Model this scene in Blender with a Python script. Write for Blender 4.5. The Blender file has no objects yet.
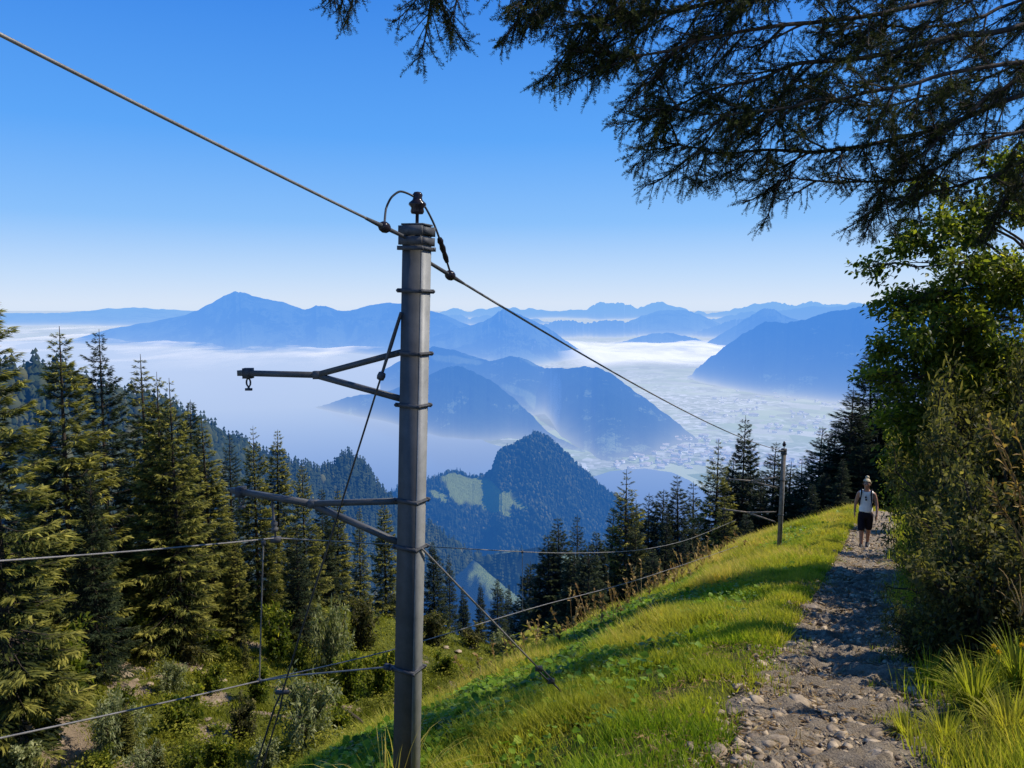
import bpy, bmesh, math, random
import numpy as np
from mathutils import Vector, Matrix
from mathutils.bvhtree import BVHTree

SC = bpy.context.scene
COL = SC.collection
R = math.radians
rng = np.random.default_rng(7)
random.seed(7)

# ------------------------------------------------------------------ camera
F_PX, CX, CY, HOR = 773.0, 512.0, 384.0, 303.0
PITCH = math.atan((CY - HOR) / F_PX)
cp, sp = math.cos(PITCH), math.sin(PITCH)
cam_d = bpy.data.cameras.new('camera'); cam = bpy.data.objects.new('camera', cam_d); COL.objects.link(cam)
cam_d.sensor_width = 36; cam_d.lens = 36 * F_PX / 1024
cam_d.clip_start = 0.05; cam_d.clip_end = 200000
cam.rotation_euler = (R(90) - PITCH, 0, 0)
SC.camera = cam

def ray(px, py):
    a = (px - CX) / F_PX; b = -(py - CY) / F_PX
    d = np.array([a, cp + b * sp, -sp + b * cp]); return d / d[1]
def at(px, py, Y): return ray(px, py) * Y
def project(P):
    P = np.asarray(P, float)
    dep = P[..., 1] * cp - P[..., 2] * sp
    up = P[..., 1] * sp + P[..., 2] * cp
    dep = np.where(dep < 1e-3, 1e-3, dep)
    return CX + F_PX * P[..., 0] / dep, CY - F_PX * up / dep

# ------------------------------------------------------------------ noise
def _hash(ix, iy, seed):
    h = (ix.astype(np.int64) * 374761393 + iy.astype(np.int64) * 668265263 + seed * 144664931) & 0xffffffff
    h = ((h ^ (h >> 13)) * 1274126177) & 0xffffffff
    h = h ^ (h >> 16)
    return (h & 0xffffff) / float(0xffffff)
def vnoise(x, y, seed=0):
    x = np.asarray(x, float); y = np.asarray(y, float)
    xi = np.floor(x); yi = np.floor(y); fx = x - xi; fy = y - yi
    fx = fx * fx * fx * (fx * (fx * 6 - 15) + 10); fy = fy * fy * fy * (fy * (fy * 6 - 15) + 10)
    a = _hash(xi, yi, seed); b = _hash(xi + 1, yi, seed); c = _hash(xi, yi + 1, seed); d = _hash(xi + 1, yi + 1, seed)
    return (a * (1 - fx) + b * fx) * (1 - fy) + (c * (1 - fx) + d * fx) * fy
def fbm(x, y, seed=0, o=4, gain=0.5):
    t = 0; a = 1; n = 0
    for i in range(o):
        t = t + a * (vnoise(x * 2 ** i + 17.3 * i, y * 2 ** i - 9.1 * i, seed + i) * 2 - 1); n += a; a *= gain
    return t / n
def ridged(x, y, seed=0, o=4):
    t = 0; a = 1; n = 0
    for i in range(o):
        t = t + a * (1 - np.abs(vnoise(x * 2 ** i, y * 2 ** i, seed + i) * 2 - 1)); n += a; a *= .5
    return t / n

# ------------------------------------------------------------------ mesh helpers
def tag(o, label=None, cat=None, group=None, kind=None):
    if label: o['label'] = label
    if cat: o['category'] = cat
    if group: o['group'] = group
    if kind: o['kind'] = kind
    return o
def empty(name, loc=(0, 0, 0), rz=0.0):
    o = bpy.data.objects.new(name, None); COL.objects.link(o)
    o.location = tuple(float(v) for v in loc); o.rotation_euler = (0, 0, rz); o.empty_display_size = .2
    return o
def mesh(name, V, faces, mat, parent=None, attrs=None, smooth=False, mats=None, mat_idx=None):
    """faces: array (M,3|4) or list of such arrays"""
    V = np.asarray(V, np.float32)
    if not isinstance(faces, list): faces = [faces]
    faces = [np.asarray(f, np.int32) for f in faces if len(f)]
    me = bpy.data.meshes.new(name)
    me.vertices.add(len(V)); me.vertices.foreach_set('co', V.ravel())
    loops = np.concatenate([f.ravel() for f in faces])
    tot = np.concatenate([np.full(len(f), f.shape[1], np.int32) for f in faces])
    st = np.concatenate([[0], np.cumsum(tot)[:-1]]).astype(np.int32)
    me.loops.add(len(loops)); me.loops.foreach_set('vertex_index', loops)
    me.polygons.add(len(tot)); me.polygons.foreach_set('loop_start', st)
    if smooth: me.polygons.foreach_set('use_smooth', np.ones(len(tot), bool))
    if mats:
        for m in mats: me.materials.append(m)
        if mat_idx is not None: me.polygons.foreach_set('material_index', np.asarray(mat_idx, np.int32))
    else: me.materials.append(mat)
    me.update(calc_edges=True)
    for k, a in (attrs or {}).items():
        at_ = me.attributes.new(k, 'FLOAT', 'POINT'); at_.data.foreach_set('value', np.asarray(a, np.float32))
    o = bpy.data.objects.new(name, me); COL.objects.link(o)
    if parent: o.parent = parent
    return o
class Bag:
    """collects pieces that belong to ONE part"""
    def __init__(s): s.V = []; s.T = []; s.Q = []; s.A = []; s.n = 0
    def add(s, V, F, tint=None):
        V = np.asarray(V, float); F = np.asarray(F, int)
        if len(V) == 0: return
        (s.T if F.shape[1] == 3 else s.Q).append(F + s.n)
        s.V.append(V); s.A.append(np.full(len(V), .5) if tint is None else np.broadcast_to(np.asarray(tint, float), (len(V),)))
        s.n += len(V)
    def build(s, name, mat, parent=None, smooth=False):
        fs = []
        if s.T: fs.append(np.concatenate(s.T))
        if s.Q: fs.append(np.concatenate(s.Q))
        return mesh(name, np.concatenate(s.V), fs, mat, parent, {'tint': np.concatenate(s.A)}, smooth)
def grid_faces(nu, nv):
    i = np.arange(nu - 1)[:, None] * nv + np.arange(nv - 1)[None, :]
    return np.stack([i, i + nv, i + nv + 1, i + 1], -1).reshape(-1, 4)
def tube(pts, rad, n=6, caps=True):
    P = np.asarray(pts, float); m = len(P); rad = np.broadcast_to(np.asarray(rad, float), (m,))
    T = np.gradient(P, axis=0); T /= np.linalg.norm(T, axis=1, keepdims=True) + 1e-12
    ref = np.array([0, 0, 1.0]) if abs(T[0][2]) < .9 else np.array([1.0, 0, 0])
    A = np.cross(T, ref); A /= np.linalg.norm(A, axis=1, keepdims=True) + 1e-12; B = np.cross(T, A)
    th = np.arange(n) * 2 * math.pi / n
    V = P[:, None, :] + rad[:, None, None] * (np.cos(th)[None, :, None] * A[:, None, :] + np.sin(th)[None, :, None] * B[:, None, :])
    i = np.arange(m - 1)[:, None] * n; j = np.arange(n)[None, :]; k = (np.arange(n)[None, :] + 1) % n
    F = np.stack([i + j, i + k, i + n + k, i + n + j], -1).reshape(-1, 4)
    return V.reshape(-1, 3), F
def tube_capped(bag, pts, rad, n=8, tint=None):
    V, Fq = tube(pts, rad, n); bag.add(V, Fq, tint)
    m = len(pts)
    for ring in (0, m - 1):
        c = V[ring * n:(ring + 1) * n]; bag.add(np.vstack([c, c.mean(0)]), np.array([[a, (a + 1) % n, n] for a in range(n)]), tint)
def box(c, ax, half):
    c = np.asarray(c, float); ax = np.asarray(ax, float)
    s = np.array([[-1, -1, -1], [1, -1, -1], [1, 1, -1], [-1, 1, -1], [-1, -1, 1], [1, -1, 1], [1, 1, 1], [-1, 1, 1]], float) * np.asarray(half)
    return c + s @ ax, np.array([[0, 3, 2, 1], [4, 5, 6, 7], [0, 1, 5, 4], [1, 2, 6, 5], [2, 3, 7, 6], [3, 0, 4, 7]])
def lathe(prof, c, axis=(0, 0, 1), n=14):
    axis = np.asarray(axis, float); axis /= np.linalg.norm(axis)
    pts = [np.asarray(c) + axis * z for r, z in prof]
    P = np.array(pts); ref = np.array([1., 0, 0]) if abs(axis[0]) < .8 else np.array([0, 1., 0])
    A = np.cross(axis, ref); A /= np.linalg.norm(A); B = np.cross(axis, A); th = np.arange(n) * 2 * math.pi / n
    rad = np.array([r for r, z in prof])
    V = P[:, None, :] + rad[:, None, None] * (np.cos(th)[None, :, None] * A + np.sin(th)[None, :, None] * B)
    m = len(prof); i = np.arange(m - 1)[:, None] * n; j = np.arange(n)[None, :]; k = (j + 1) % n
    return V.reshape(-1, 3), np.stack([i + j, i + k, i + n + k, i + n + j], -1).reshape(-1, 4)
def frames(D, roll, up=None):
    """rotation matrices whose rows are local x (along D), y, z"""
    D = np.asarray(D, float); D = D / (np.linalg.norm(D, axis=1, keepdims=True) + 1e-12)
    ref = np.tile(np.array([0, 0, 1.0]), (len(D), 1)); ref[np.abs(D[:, 2]) > .97] = (1, 0, 0)
    Y = np.cross(ref, D); Y /= np.linalg.norm(Y, axis=1, keepdims=True); Z = np.cross(D, Y)
    c = np.cos(roll)[:, None]; s = np.sin(roll)[:, None]
    return np.stack([D, Y * c + Z * s, -Y * s + Z * c], 1)
def scatter(bag, TV, TF, pos, M, tint=None):
    TV = np.asarray(TV, float); m = len(pos); n = len(TV)
    if m == 0: return
    V = np.einsum('nk,mkj->mnj', TV, M) + np.asarray(pos)[:, None, :]
    Fc = (np.asarray(TF)[None] + (np.arange(m) * n)[:, None, None]).reshape(-1, np.asarray(TF).shape[1])
    bag.add(V.reshape(-1, 3), Fc, None if tint is None else np.repeat(tint, n))
def rotz(a, s=None):
    c, sn = np.cos(a), np.sin(a); z = np.zeros_like(a); o = np.ones_like(a)
    M = np.stack([np.stack([c, sn, z], -1), np.stack([-sn, c, z], -1), np.stack([z, z, o], -1)], 1)
    if s is not None: M = M * (np.asarray(s)[:, :, None] if np.ndim(s) == 2 else np.asarray(s)[:, None, None])
    return M
def copy_tree(o, parent=None):
    c = o.copy(); COL.objects.link(c)
    if parent is not None: c.parent = parent
    for ch in list(o.children): copy_tree(ch, c)
    return c

# ------------------------------------------------------------------ materials
def mat_new(name):
    m = bpy.data.materials.new(name); m.use_nodes = True; nt = m.node_tree
    for n in list(nt.nodes): nt.nodes.remove(n)
    return m, nt, nt.nodes, nt.links
def N(nt, typ, **kw):
    n = nt.nodes.new(typ)
    for k, v in kw.items():
        if k == 'inp':
            for a, b in v.items(): n.inputs[a].default_value = b
        else: setattr(n, k, v)
    return n
def ramp(nt, src, stops):
    r = N(nt, 'ShaderNodeValToRGB'); e = r.color_ramp.elements
    while len(e) < len(stops): e.new(.5)
    for el, (p, c) in zip(e, stops): el.position = p; el.color = (*c, 1) if len(c) == 3 else c
    nt.links.new(src, r.inputs[0]); return r.outputs[0]
def math_n(nt, op, a, b=None, clamp=False):
    n = N(nt, 'ShaderNodeMath', operation=op, use_clamp=clamp)
    for i, v in enumerate((a, b)):
        if v is None: continue
        if isinstance(v, (int, float)): n.inputs[i].default_value = v
        else: nt.links.new(v, n.inputs[i])
    return n.outputs[0]
def mixc(nt, fac, a, b, mode='MIX'):
    n = N(nt, 'ShaderNodeMix', data_type='RGBA', blend_type=mode)
    for s, v in ((n.inputs[0], fac), (n.inputs[6], a), (n.inputs[7], b)):
        if isinstance(v, (int, float)): s.default_value = v
        elif isinstance(v, tuple): s.default_value = (*v, 1)
        else: nt.links.new(v, s)
    return n.outputs[2]
def noise(nt, scale, detail=4, rough=.55, vec=None, dist=0):
    n = N(nt, 'ShaderNodeTexNoise', inp={'Scale': scale, 'Detail': detail, 'Roughness': rough, 'Distortion': dist})
    if vec is None:
        g = N(nt, 'ShaderNodeNewGeometry'); vec = g.outputs['Position']
    nt.links.new(vec, n.inputs['Vector']); return n.outputs['Fac']
def out(nt, sh): o = N(nt, 'ShaderNodeOutputMaterial'); nt.links.new(sh, o.inputs[0])

# aerial perspective: scattered light painted into the materials as emission, a function of where the surface stands (km from the site, height above the lake)
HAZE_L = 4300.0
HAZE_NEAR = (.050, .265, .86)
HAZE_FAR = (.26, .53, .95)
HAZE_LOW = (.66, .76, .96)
def painted_haze(nt, sh, cap=.94):
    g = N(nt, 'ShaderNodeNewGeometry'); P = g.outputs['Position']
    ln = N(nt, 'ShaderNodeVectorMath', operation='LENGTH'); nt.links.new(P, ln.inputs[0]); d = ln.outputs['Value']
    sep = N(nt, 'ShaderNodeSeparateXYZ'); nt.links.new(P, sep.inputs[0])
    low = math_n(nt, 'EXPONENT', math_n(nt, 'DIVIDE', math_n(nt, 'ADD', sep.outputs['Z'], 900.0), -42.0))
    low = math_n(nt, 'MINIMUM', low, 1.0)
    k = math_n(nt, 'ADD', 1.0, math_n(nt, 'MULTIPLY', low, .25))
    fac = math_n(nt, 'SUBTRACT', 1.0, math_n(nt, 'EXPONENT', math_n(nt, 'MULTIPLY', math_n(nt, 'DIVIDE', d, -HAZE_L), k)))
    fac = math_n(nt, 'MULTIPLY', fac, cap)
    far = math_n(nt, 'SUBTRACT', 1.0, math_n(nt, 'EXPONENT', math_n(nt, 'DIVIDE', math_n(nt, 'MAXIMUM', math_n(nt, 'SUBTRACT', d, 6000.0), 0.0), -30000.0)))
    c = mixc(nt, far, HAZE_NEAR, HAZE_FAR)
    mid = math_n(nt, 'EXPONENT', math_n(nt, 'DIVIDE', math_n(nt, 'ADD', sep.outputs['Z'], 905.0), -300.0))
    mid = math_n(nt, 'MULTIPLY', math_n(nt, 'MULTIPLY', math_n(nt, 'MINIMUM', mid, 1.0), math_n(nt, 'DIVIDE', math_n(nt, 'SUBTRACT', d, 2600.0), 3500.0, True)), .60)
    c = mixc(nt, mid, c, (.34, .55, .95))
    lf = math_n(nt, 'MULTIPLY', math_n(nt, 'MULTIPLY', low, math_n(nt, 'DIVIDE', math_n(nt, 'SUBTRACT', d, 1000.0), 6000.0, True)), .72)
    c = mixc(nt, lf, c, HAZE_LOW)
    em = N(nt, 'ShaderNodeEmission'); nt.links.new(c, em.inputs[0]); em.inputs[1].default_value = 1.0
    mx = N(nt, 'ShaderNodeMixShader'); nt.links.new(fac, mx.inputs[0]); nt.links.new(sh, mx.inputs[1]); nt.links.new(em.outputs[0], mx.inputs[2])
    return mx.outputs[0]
def bsdf(nt, col, rough=.8, metal=0.0, spec=.3, normal=None):
    b = N(nt, 'ShaderNodeBsdfPrincipled')
    if isinstance(col, tuple): b.inputs['Base Color'].default_value = (*col, 1)
    else: nt.links.new(col, b.inputs['Base Color'])
    if isinstance(rough, (int, float)): b.inputs['Roughness'].default_value = rough
    else: nt.links.new(rough, b.inputs['Roughness'])
    b.inputs['Metallic'].default_value = metal; b.inputs['Specular IOR Level'].default_value = spec
    if normal is not None: nt.links.new(normal, b.inputs['Normal'])
    return b.outputs[0]
def bump(nt, h, strength=.5, dist=.02):
    b = N(nt, 'ShaderNodeBump', inp={'Strength': strength, 'Distance': dist}); nt.links.new(h, b.inputs['Height']); return b.outputs[0]
def attr(nt, name): return N(nt, 'ShaderNodeAttribute', attribute_name=name).outputs['Fac']

def leaf_mat(name, stops, trans=.35, gloss=.5, patch=None, hz=False, spec=.10):
    m, nt, nd, lk = mat_new(name)
    c = ramp(nt, attr(nt, 'tint'), stops)
    if patch:
        f = ramp(nt, noise(nt, patch[0], 3), [(.38, (0, 0, 0)), (.62, (1, 1, 1))])
        c = mixc(nt, f, c, mixc(nt, .75, c, patch[1]))
    s = bsdf(nt, c, gloss, 0, spec)
    if trans:
        t = N(nt, 'ShaderNodeBsdfTranslucent')
        tc = mixc(nt, 1.0, c, (1.7, 1.75, .75), 'MULTIPLY'); lk.new(tc, t.inputs[0])
        mx = N(nt, 'ShaderNodeMixShader'); mx.inputs[0].default_value = trans; lk.new(s, mx.inputs[1]); lk.new(t.outputs[0], mx.inputs[2]); s = mx.outputs[0]
    if hz: s = painted_haze(nt, s)
    out(nt, s); return m

M = {}
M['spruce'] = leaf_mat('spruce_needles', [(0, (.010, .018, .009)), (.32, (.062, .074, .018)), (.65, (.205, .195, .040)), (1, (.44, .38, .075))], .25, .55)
M['spruce_shaded'] = leaf_mat('shaded_spruce_needles', [(0, (.008, .016, .010)), (.5, (.026, .040, .017)), (1, (.085, .095, .030))], .12, .6)  # darker copy of the needle colours, backlit shade put into the tone
M['near_needles'] = leaf_mat('near_needles', [(0, (.008, .011, .005)), (.6, (.030, .039, .011)), (1, (.115, .12, .028))], .18, .6)
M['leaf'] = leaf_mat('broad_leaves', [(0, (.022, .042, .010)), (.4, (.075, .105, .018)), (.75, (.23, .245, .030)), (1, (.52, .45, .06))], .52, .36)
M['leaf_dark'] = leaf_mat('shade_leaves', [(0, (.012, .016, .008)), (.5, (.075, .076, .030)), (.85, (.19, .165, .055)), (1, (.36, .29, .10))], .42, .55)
M['leaf_grey'] = leaf_mat('willow_leaves', [(0, (.045, .065, .028)), (.5, (.20, .22, .095)), (1, (.46, .45, .22))], .3, .42)
M['leaf_dry'] = leaf_mat('dry_leaves', [(0, (.07, .04, .015)), (.5, (.20, .12, .045)), (1, (.42, .28, .10))], .3, .6)
M['grass'] = leaf_mat('grass_blades', [(0, (.050, .085, .010)), (.35, (.16, .235, .016)), (.65, (.33, .36, .030)), (.86, (.52, .43, .085)), (1, (.62, .44, .16))], .45, .5, (.55, (.42, .35, .055)))
M['stalk'] = leaf_mat('dry_stalks', [(0, (.16, .09, .035)), (.6, (.34, .22, .09)), (1, (.50, .38, .19))], .25, .7)
M['herb'] = leaf_mat('herb_leaves', [(0, (.045, .085, .010)), (.5, (.150, .260, .020)), (1, (.34, .43, .05))], .38, .40)
M['meadow'] = leaf_mat('slope_grass', [(0, (.05, .065, .010)), (.5, (.22, .225, .022)), (1, (.44, .38, .06))], .35, .6)
M['flower'] = leaf_mat('yellow_petals', [(0, (.75, .42, .01)), (1, (.9, .58, .02))], .3, .5)

def bark_mat():
    m, nt, nd, lk = mat_new('bark')
    n = noise(nt, 9, 6, .65); c = ramp(nt, n, [(.3, (.030, .022, .016)), (.7, (.11, .085, .065))])
    out(nt, bsdf(nt, c, .9, 0, .1, bump(nt, n, .8, .03))); return m
M['bark'] = bark_mat()
def ground_mat():
    m, nt, nd, lk = mat_new('hillside_ground')
    big = noise(nt, .16, 5, .6); fine = noise(nt, 3.2, 6, .7); tiny = noise(nt, 24, 4, .7)
    grass = ramp(nt, fine, [(.25, (.040, .050, .010)), (.55, (.13, .14, .020)), (.8, (.26, .23, .05))])
    soil = ramp(nt, tiny, [(.25, (.14, .10, .065)), (.55, (.36, .265, .175)), (.8, (.55, .44, .31))])
    msk = math_n(nt, 'ADD', attr(nt, 'soil'), math_n(nt, 'MULTIPLY', math_n(nt, 'SUBTRACT', fine, .5), 1.8))
    f = ramp(nt, msk, [(.42, (0, 0, 0)), (.58, (1, 1, 1))])
    c = mixc(nt, f, grass, soil)
    out(nt, bsdf(nt, c, .95, 0, .1, bump(nt, math_n(nt, 'ADD', fine, tiny), .9, .12))); return m
M['ground'] = ground_mat()
def path_mat():
    m, nt, nd, lk = mat_new('stony_path_dirt')
    big = noise(nt, 1.3, 5, .6); fine = noise(nt, 11, 7, .75); tiny = noise(nt, 70, 4, .7)
    c = ramp(nt, fine, [(.28, (.045, .036, .026)), (.48, (.37, .275, .175)), (.72, (.66, .53, .36))])
    c = mixc(nt, ramp(nt, big, [(.4, (0, 0, 0)), (.65, (.6, .6, .6))]), c, (.24, .20, .15))
    c = mixc(nt, .45, c, ramp(nt, tiny, [(.3, (.08, .06, .045)), (.7, (.60, .49, .35))]))
    out(nt, bsdf(nt, c, .9, 0, .2, bump(nt, math_n(nt, 'ADD', fine, math_n(nt, 'MULTIPLY', tiny, .9)), 1.0, .05))); return m
M['path'] = path_mat()
def stone_mat():
    m, nt, nd, lk = mat_new('slate_stone')
    n = noise(nt, 14, 6, .7); c = ramp(nt, n, [(.3, (.17, .13, .088)), (.7, (.54, .43, .30))])
    c = mixc(nt, 1.0, c, ramp(nt, attr(nt, 'tint'), [(0, (.55, .52, .5)), (1, (1.25, 1.2, 1.1))]), 'MULTIPLY')
    out(nt, bsdf(nt, c, .75, 0, .3, bump(nt, n, .7, .02))); return m
M['stone'] = stone_mat()
def steel_mat(name, a, b, rough=.55, metal=.35):
    m, nt, nd, lk = mat_new(name)
    n = noise(nt, 7, 6, .7); n2 = noise(nt, 60, 3, .6)
    c = ramp(nt, n, [(.3, a), (.72, b)]); c = mixc(nt, ramp(nt, n2, [(.5, (0, 0, 0)), (.75, (.4, .4, .4))]), c, a)
    out(nt, bsdf(nt, c, rough, metal * .3, .22, bump(nt, n2, .15, .004))); return m
M['steel'] = steel_mat('galvanised_steel', (.060, .060, .059), (.105, .103, .10))
M['steel_sunlit'] = steel_mat('sunlit_face_steel', (.20, .20, .19), (.33, .325, .31))  # paler steel standing in for sunlight on the post's side
M['steel_dark'] = steel_mat('weathered_steel', (.035, .036, .04), (.10, .10, .105), .6, .3)
M['wire'] = steel_mat('bare_cable', (.13, .12, .11), (.28, .26, .24), .45, .5)
M['wire_dark'] = steel_mat('dark_cable', (.03, .03, .03), (.08, .075, .07), .5, .3)
M['ceramic'] = steel_mat('dark_porcelain', (.012, .010, .012), (.035, .025, .03), .2, 0)
def plain(name, c, rough=.7, spec=.3, nscale=40, var=.25):
    m, nt, nd, lk = mat_new(name); n = noise(nt, nscale, 4, .6)
    lo = tuple(v * (1 - var) for v in c); hi = tuple(min(1, v * (1 + var)) for v in c)
    out(nt, bsdf(nt, ramp(nt, n, [(.3, lo), (.7, hi)]), rough, 0, spec)); return m
M['wood'] = plain('weathered_wood', (.21, .175, .135), .85, .2, 12, .4)
M['skin'] = plain('skin', (.42, .22, .14), .5, .3, 20, .06)
M['white_cloth'] = plain('white_cotton', (.86, .82, .74), .85, .1, 30, .06)
M['black_cloth'] = plain('black_cloth', (.018, .014, .018), .85, .1, 30, .2)
M['hair'] = plain('blond_hair', (.55, .43, .25), .5, .3, 90, .25)
M['shoe'] = plain('dark_shoe', (.02, .02, .022), .6, .3, 30, .2)
M['sole'] = plain('pale_sole', (.5, .48, .44), .7, .2, 30, .1)
M['eye'] = plain('eye_dark', (.015, .012, .01), .2, .5)
M['lip'] = plain('lips', (.35, .12, .10), .5, .3)

def mountain_mat(name, forest=(.018, .036, .022), forest2=(.040, .066, .030), meadow=(.34, .40, .16), rock=(.55, .52, .48), mead_amt=.55, scale=.004, rock_amt=.4, tree_bump=1.0):
    m, nt, nd, lk = mat_new(name)
    g = N(nt, 'ShaderNodeNewGeometry'); P = g.outputs['Position']
    n1 = noise(nt, scale, 6, .6, P); n2 = noise(nt, scale * 9, 6, .7, P); n3 = noise(nt, scale * 40, 3, .7, P)
    c = ramp(nt, n3, [(.3, forest), (.7, forest2)])
    sepn = N(nt, 'ShaderNodeSeparateXYZ'); lk.new(g.outputs['True Normal'], sepn.inputs[0]); nz = sepn.outputs['Z']
    mm = math_n(nt, 'ADD', math_n(nt, 'ADD', n1, math_n(nt, 'MULTIPLY', math_n(nt, 'SUBTRACT', n2, .5), .5)), math_n(nt, 'MULTIPLY', math_n(nt, 'SUBTRACT', nz, .75), .35))
    mf = ramp(nt, mm, [(1 - mead_amt, (0, 0, 0)), (1 - mead_amt + .06, (1, 1, 1))])
    mf = math_n(nt, 'MAXIMUM', mf, attr(nt, 'meadow'))
    c = mixc(nt, mf, c, mixc(nt, n2, meadow, tuple(v * .6 for v in meadow)))
    rf = ramp(nt, math_n(nt, 'ADD', math_n(nt, 'MULTIPLY', nz, 1.0), math_n(nt, 'MULTIPLY', n2, .3)), [(rock_amt + .15, (1, 1, 1)), (rock_amt + .27, (0, 0, 0))])
    c = mixc(nt, rf, c, rock)
    s = bsdf(nt, c, .95, 0, .05, bump(nt, math_n(nt, 'ADD', n2, n3), .8 * tree_bump, 30))
    out(nt, painted_haze(nt, s)); return m
M['mtn'] = mountain_mat('distant_mountain', mead_amt=.50, scale=.0012)
M['mtn_forest'] = mountain_mat('forested_mountain', mead_amt=.36, scale=.003)
M['alps'] = mountain_mat('far_alps', rock=(.34, .33, .33), mead_amt=.3, scale=.0006, rock_amt=.55)
M['hill'] = mountain_mat('near_forest_hill', forest=(.010, .018, .010), forest2=(.028, .040, .016), meadow=(.46, .52, .10), rock=(.03, .045, .02), mead_amt=.02, scale=.01, rock_amt=-.2)
def far_tree_mat(name, stops):
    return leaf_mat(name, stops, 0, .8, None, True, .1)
M['far_tree'] = far_tree_mat('far_forest_trees', [(0, (.010, .020, .010)), (.5, (.028, .042, .016)), (.85, (.070, .075, .024)), (1, (.12, .11, .035))])
def valley_mat():
    m, nt, nd, lk = mat_new('valley_fields')
    g = N(nt, 'ShaderNodeNewGeometry'); P = g.outputs['Position']
    v = N(nt, 'ShaderNodeTexVoronoi', inp={'Scale': .0042, 'Randomness': 1.0}); lk.new(P, v.inputs['Vector'])
    sepc = N(nt, 'ShaderNodeSeparateColor'); lk.new(v.outputs['Color'], sepc.inputs[0])
    c = ramp(nt, sepc.outputs[0], [(.0, (.12, .20, .07)), (.3, (.30, .40, .16)), (.55, (.46, .50, .28)), (.75, (.05, .09, .05)), (1, (.60, .58, .46))])
    n = noise(nt, .0009, 5, .6, P); f = ramp(nt, n, [(.45, (0, 0, 0)), (.6, (1, 1, 1))])
    w = N(nt, 'ShaderNodeTexVoronoi', inp={'Scale': .022}); lk.new(P, w.inputs['Vector'])
    sw = N(nt, 'ShaderNodeSeparateColor'); lk.new(w.outputs['Color'], sw.inputs[0])
    town = ramp(nt, sw.outputs[0], [(0, (.10, .14, .07)), (.5, (.30, .32, .22)), (.8, (.66, .64, .60)), (1, (.82, .80, .77))])
    c = mixc(nt, f, c, town)
    out(nt, painted_haze(nt, bsdf(nt, c, .95, 0, .1), .80)); return m
M['valley'] = valley_mat()
def lake_mat():
    m, nt, nd, lk = mat_new('lake_water')
    n = noise(nt, .02, 4, .6)
    out(nt, painted_haze(nt, bsdf(nt, (.012, .035, .06), .12, 0, .5, bump(nt, n, .12, 2)))); return m
M['lake'] = lake_mat()
def fog_mat(name, scale, lo, hi, stretch=1.0, st=.78):
    m, nt, nd, lk = mat_new(name)
    g = N(nt, 'ShaderNodeNewGeometry'); mp = N(nt, 'ShaderNodeMapping', inp={'Scale': (1, stretch, 1)}); lk.new(g.outputs['Position'], mp.inputs['Vector'])
    n = noise(nt, scale, 7, .62, mp.outputs[0], .4)
    a = math_n(nt, 'MULTIPLY', ramp(nt, n, [(lo, (0, 0, 0)), (hi, (1, 1, 1))]), attr(nt, 'tint'))
    d = N(nt, 'ShaderNodeBsdfDiffuse', inp={'Color': (.95, .95, .97, 1)}); e = N(nt, 'ShaderNodeEmission', inp={'Color': (.82, .88, .98, 1), 'Strength': st})  # part emission: the fog's sunlit brightness is painted in as glow
    ad = N(nt, 'ShaderNodeMixShader', inp={0: .55}); lk.new(d.outputs[0], ad.inputs[1]); lk.new(e.outputs[0], ad.inputs[2])
    t = N(nt, 'ShaderNodeBsdfTransparent'); mx = N(nt, 'ShaderNodeMixShader'); lk.new(a, mx.inputs[0]); lk.new(t.outputs[0], mx.inputs[1]); lk.new(ad.outputs[0], mx.inputs[2])
    out(nt, mx.outputs[0]); return m
M['fog'] = fog_mat('fog_sea', .00060, .44, .70, .40)
M['fog_bright'] = fog_mat('valley_fog', .0009, .22, .52, .6, .92)
def house_mat(name, c):
    m, nt, nd, lk = mat_new(name); n = noise(nt, .05, 2)
    out(nt, painted_haze(nt, bsdf(nt, ramp(nt, n, [(.3, tuple(v * .85 for v in c)), (.7, c)]), .8, 0, .2), .70)); return m
M['house'] = house_mat('pale_render', (.80, .78, .74)); M['roof'] = house_mat('pale_roof', (.55, .50, .47))

# ------------------------------------------------------------------ light and sky
SUN_AZ, SUN_EL = R(80), R(46)
S = np.array([math.cos(SUN_EL) * math.sin(SUN_AZ), math.cos(SUN_EL) * math.cos(SUN_AZ), math.sin(SUN_EL)])
sd = bpy.data.lights.new('sun', 'SUN'); sd.energy = 5.0; sd.angle = R(.53); sd.color = (1, .94, .83)
so = bpy.data.objects.new('sun', sd); COL.objects.link(so); so.rotation_euler = Vector(-S).to_track_quat('-Z', 'Y').to_euler(); so.location = (60, 40, 80)
w = bpy.data.worlds.new('World'); SC.world = w; w.use_nodes = True; nt = w.node_tree
for n in list(nt.nodes): nt.nodes.remove(n)
sky = N(nt, 'ShaderNodeTexSky', sky_type='NISHITA', sun_disc=False, sun_elevation=SUN_EL, sun_rotation=SUN_AZ, altitude=1400, air_density=1.15, dust_density=.35, ozone_density=3.0)
tcw = N(nt, 'ShaderNodeTexCoord'); szw = N(nt, 'ShaderNodeSeparateXYZ'); nt.links.new(tcw.outputs['Generated'], szw.inputs[0])
grad = ramp(nt, szw.outputs['Z'], [(0, (5.6, 6.6, 8.2)), (.035, (4.3, 5.9, 8.3)), (.10, (2.0, 4.4, 8.3)), (.20, (.80, 3.2, 8.1)), (.36, (.28, 2.0, 7.0)), (1, (.12, .8, 3.4))])
skc = mixc(nt, .90, sky.outputs[0], grad)
bg = N(nt, 'ShaderNodeBackground', inp={'Strength': .12}); nt.links.new(skc, bg.inputs[0])
wo = N(nt, 'ShaderNodeOutputWorld'); nt.links.new(bg.outputs[0], wo.inputs[0])
SC.view_settings.view_transform = 'Standard'; SC.view_settings.look = 'None'; SC.view_settings.exposure = 0; SC.view_settings.gamma = 1
cy = SC.cycles
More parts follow.
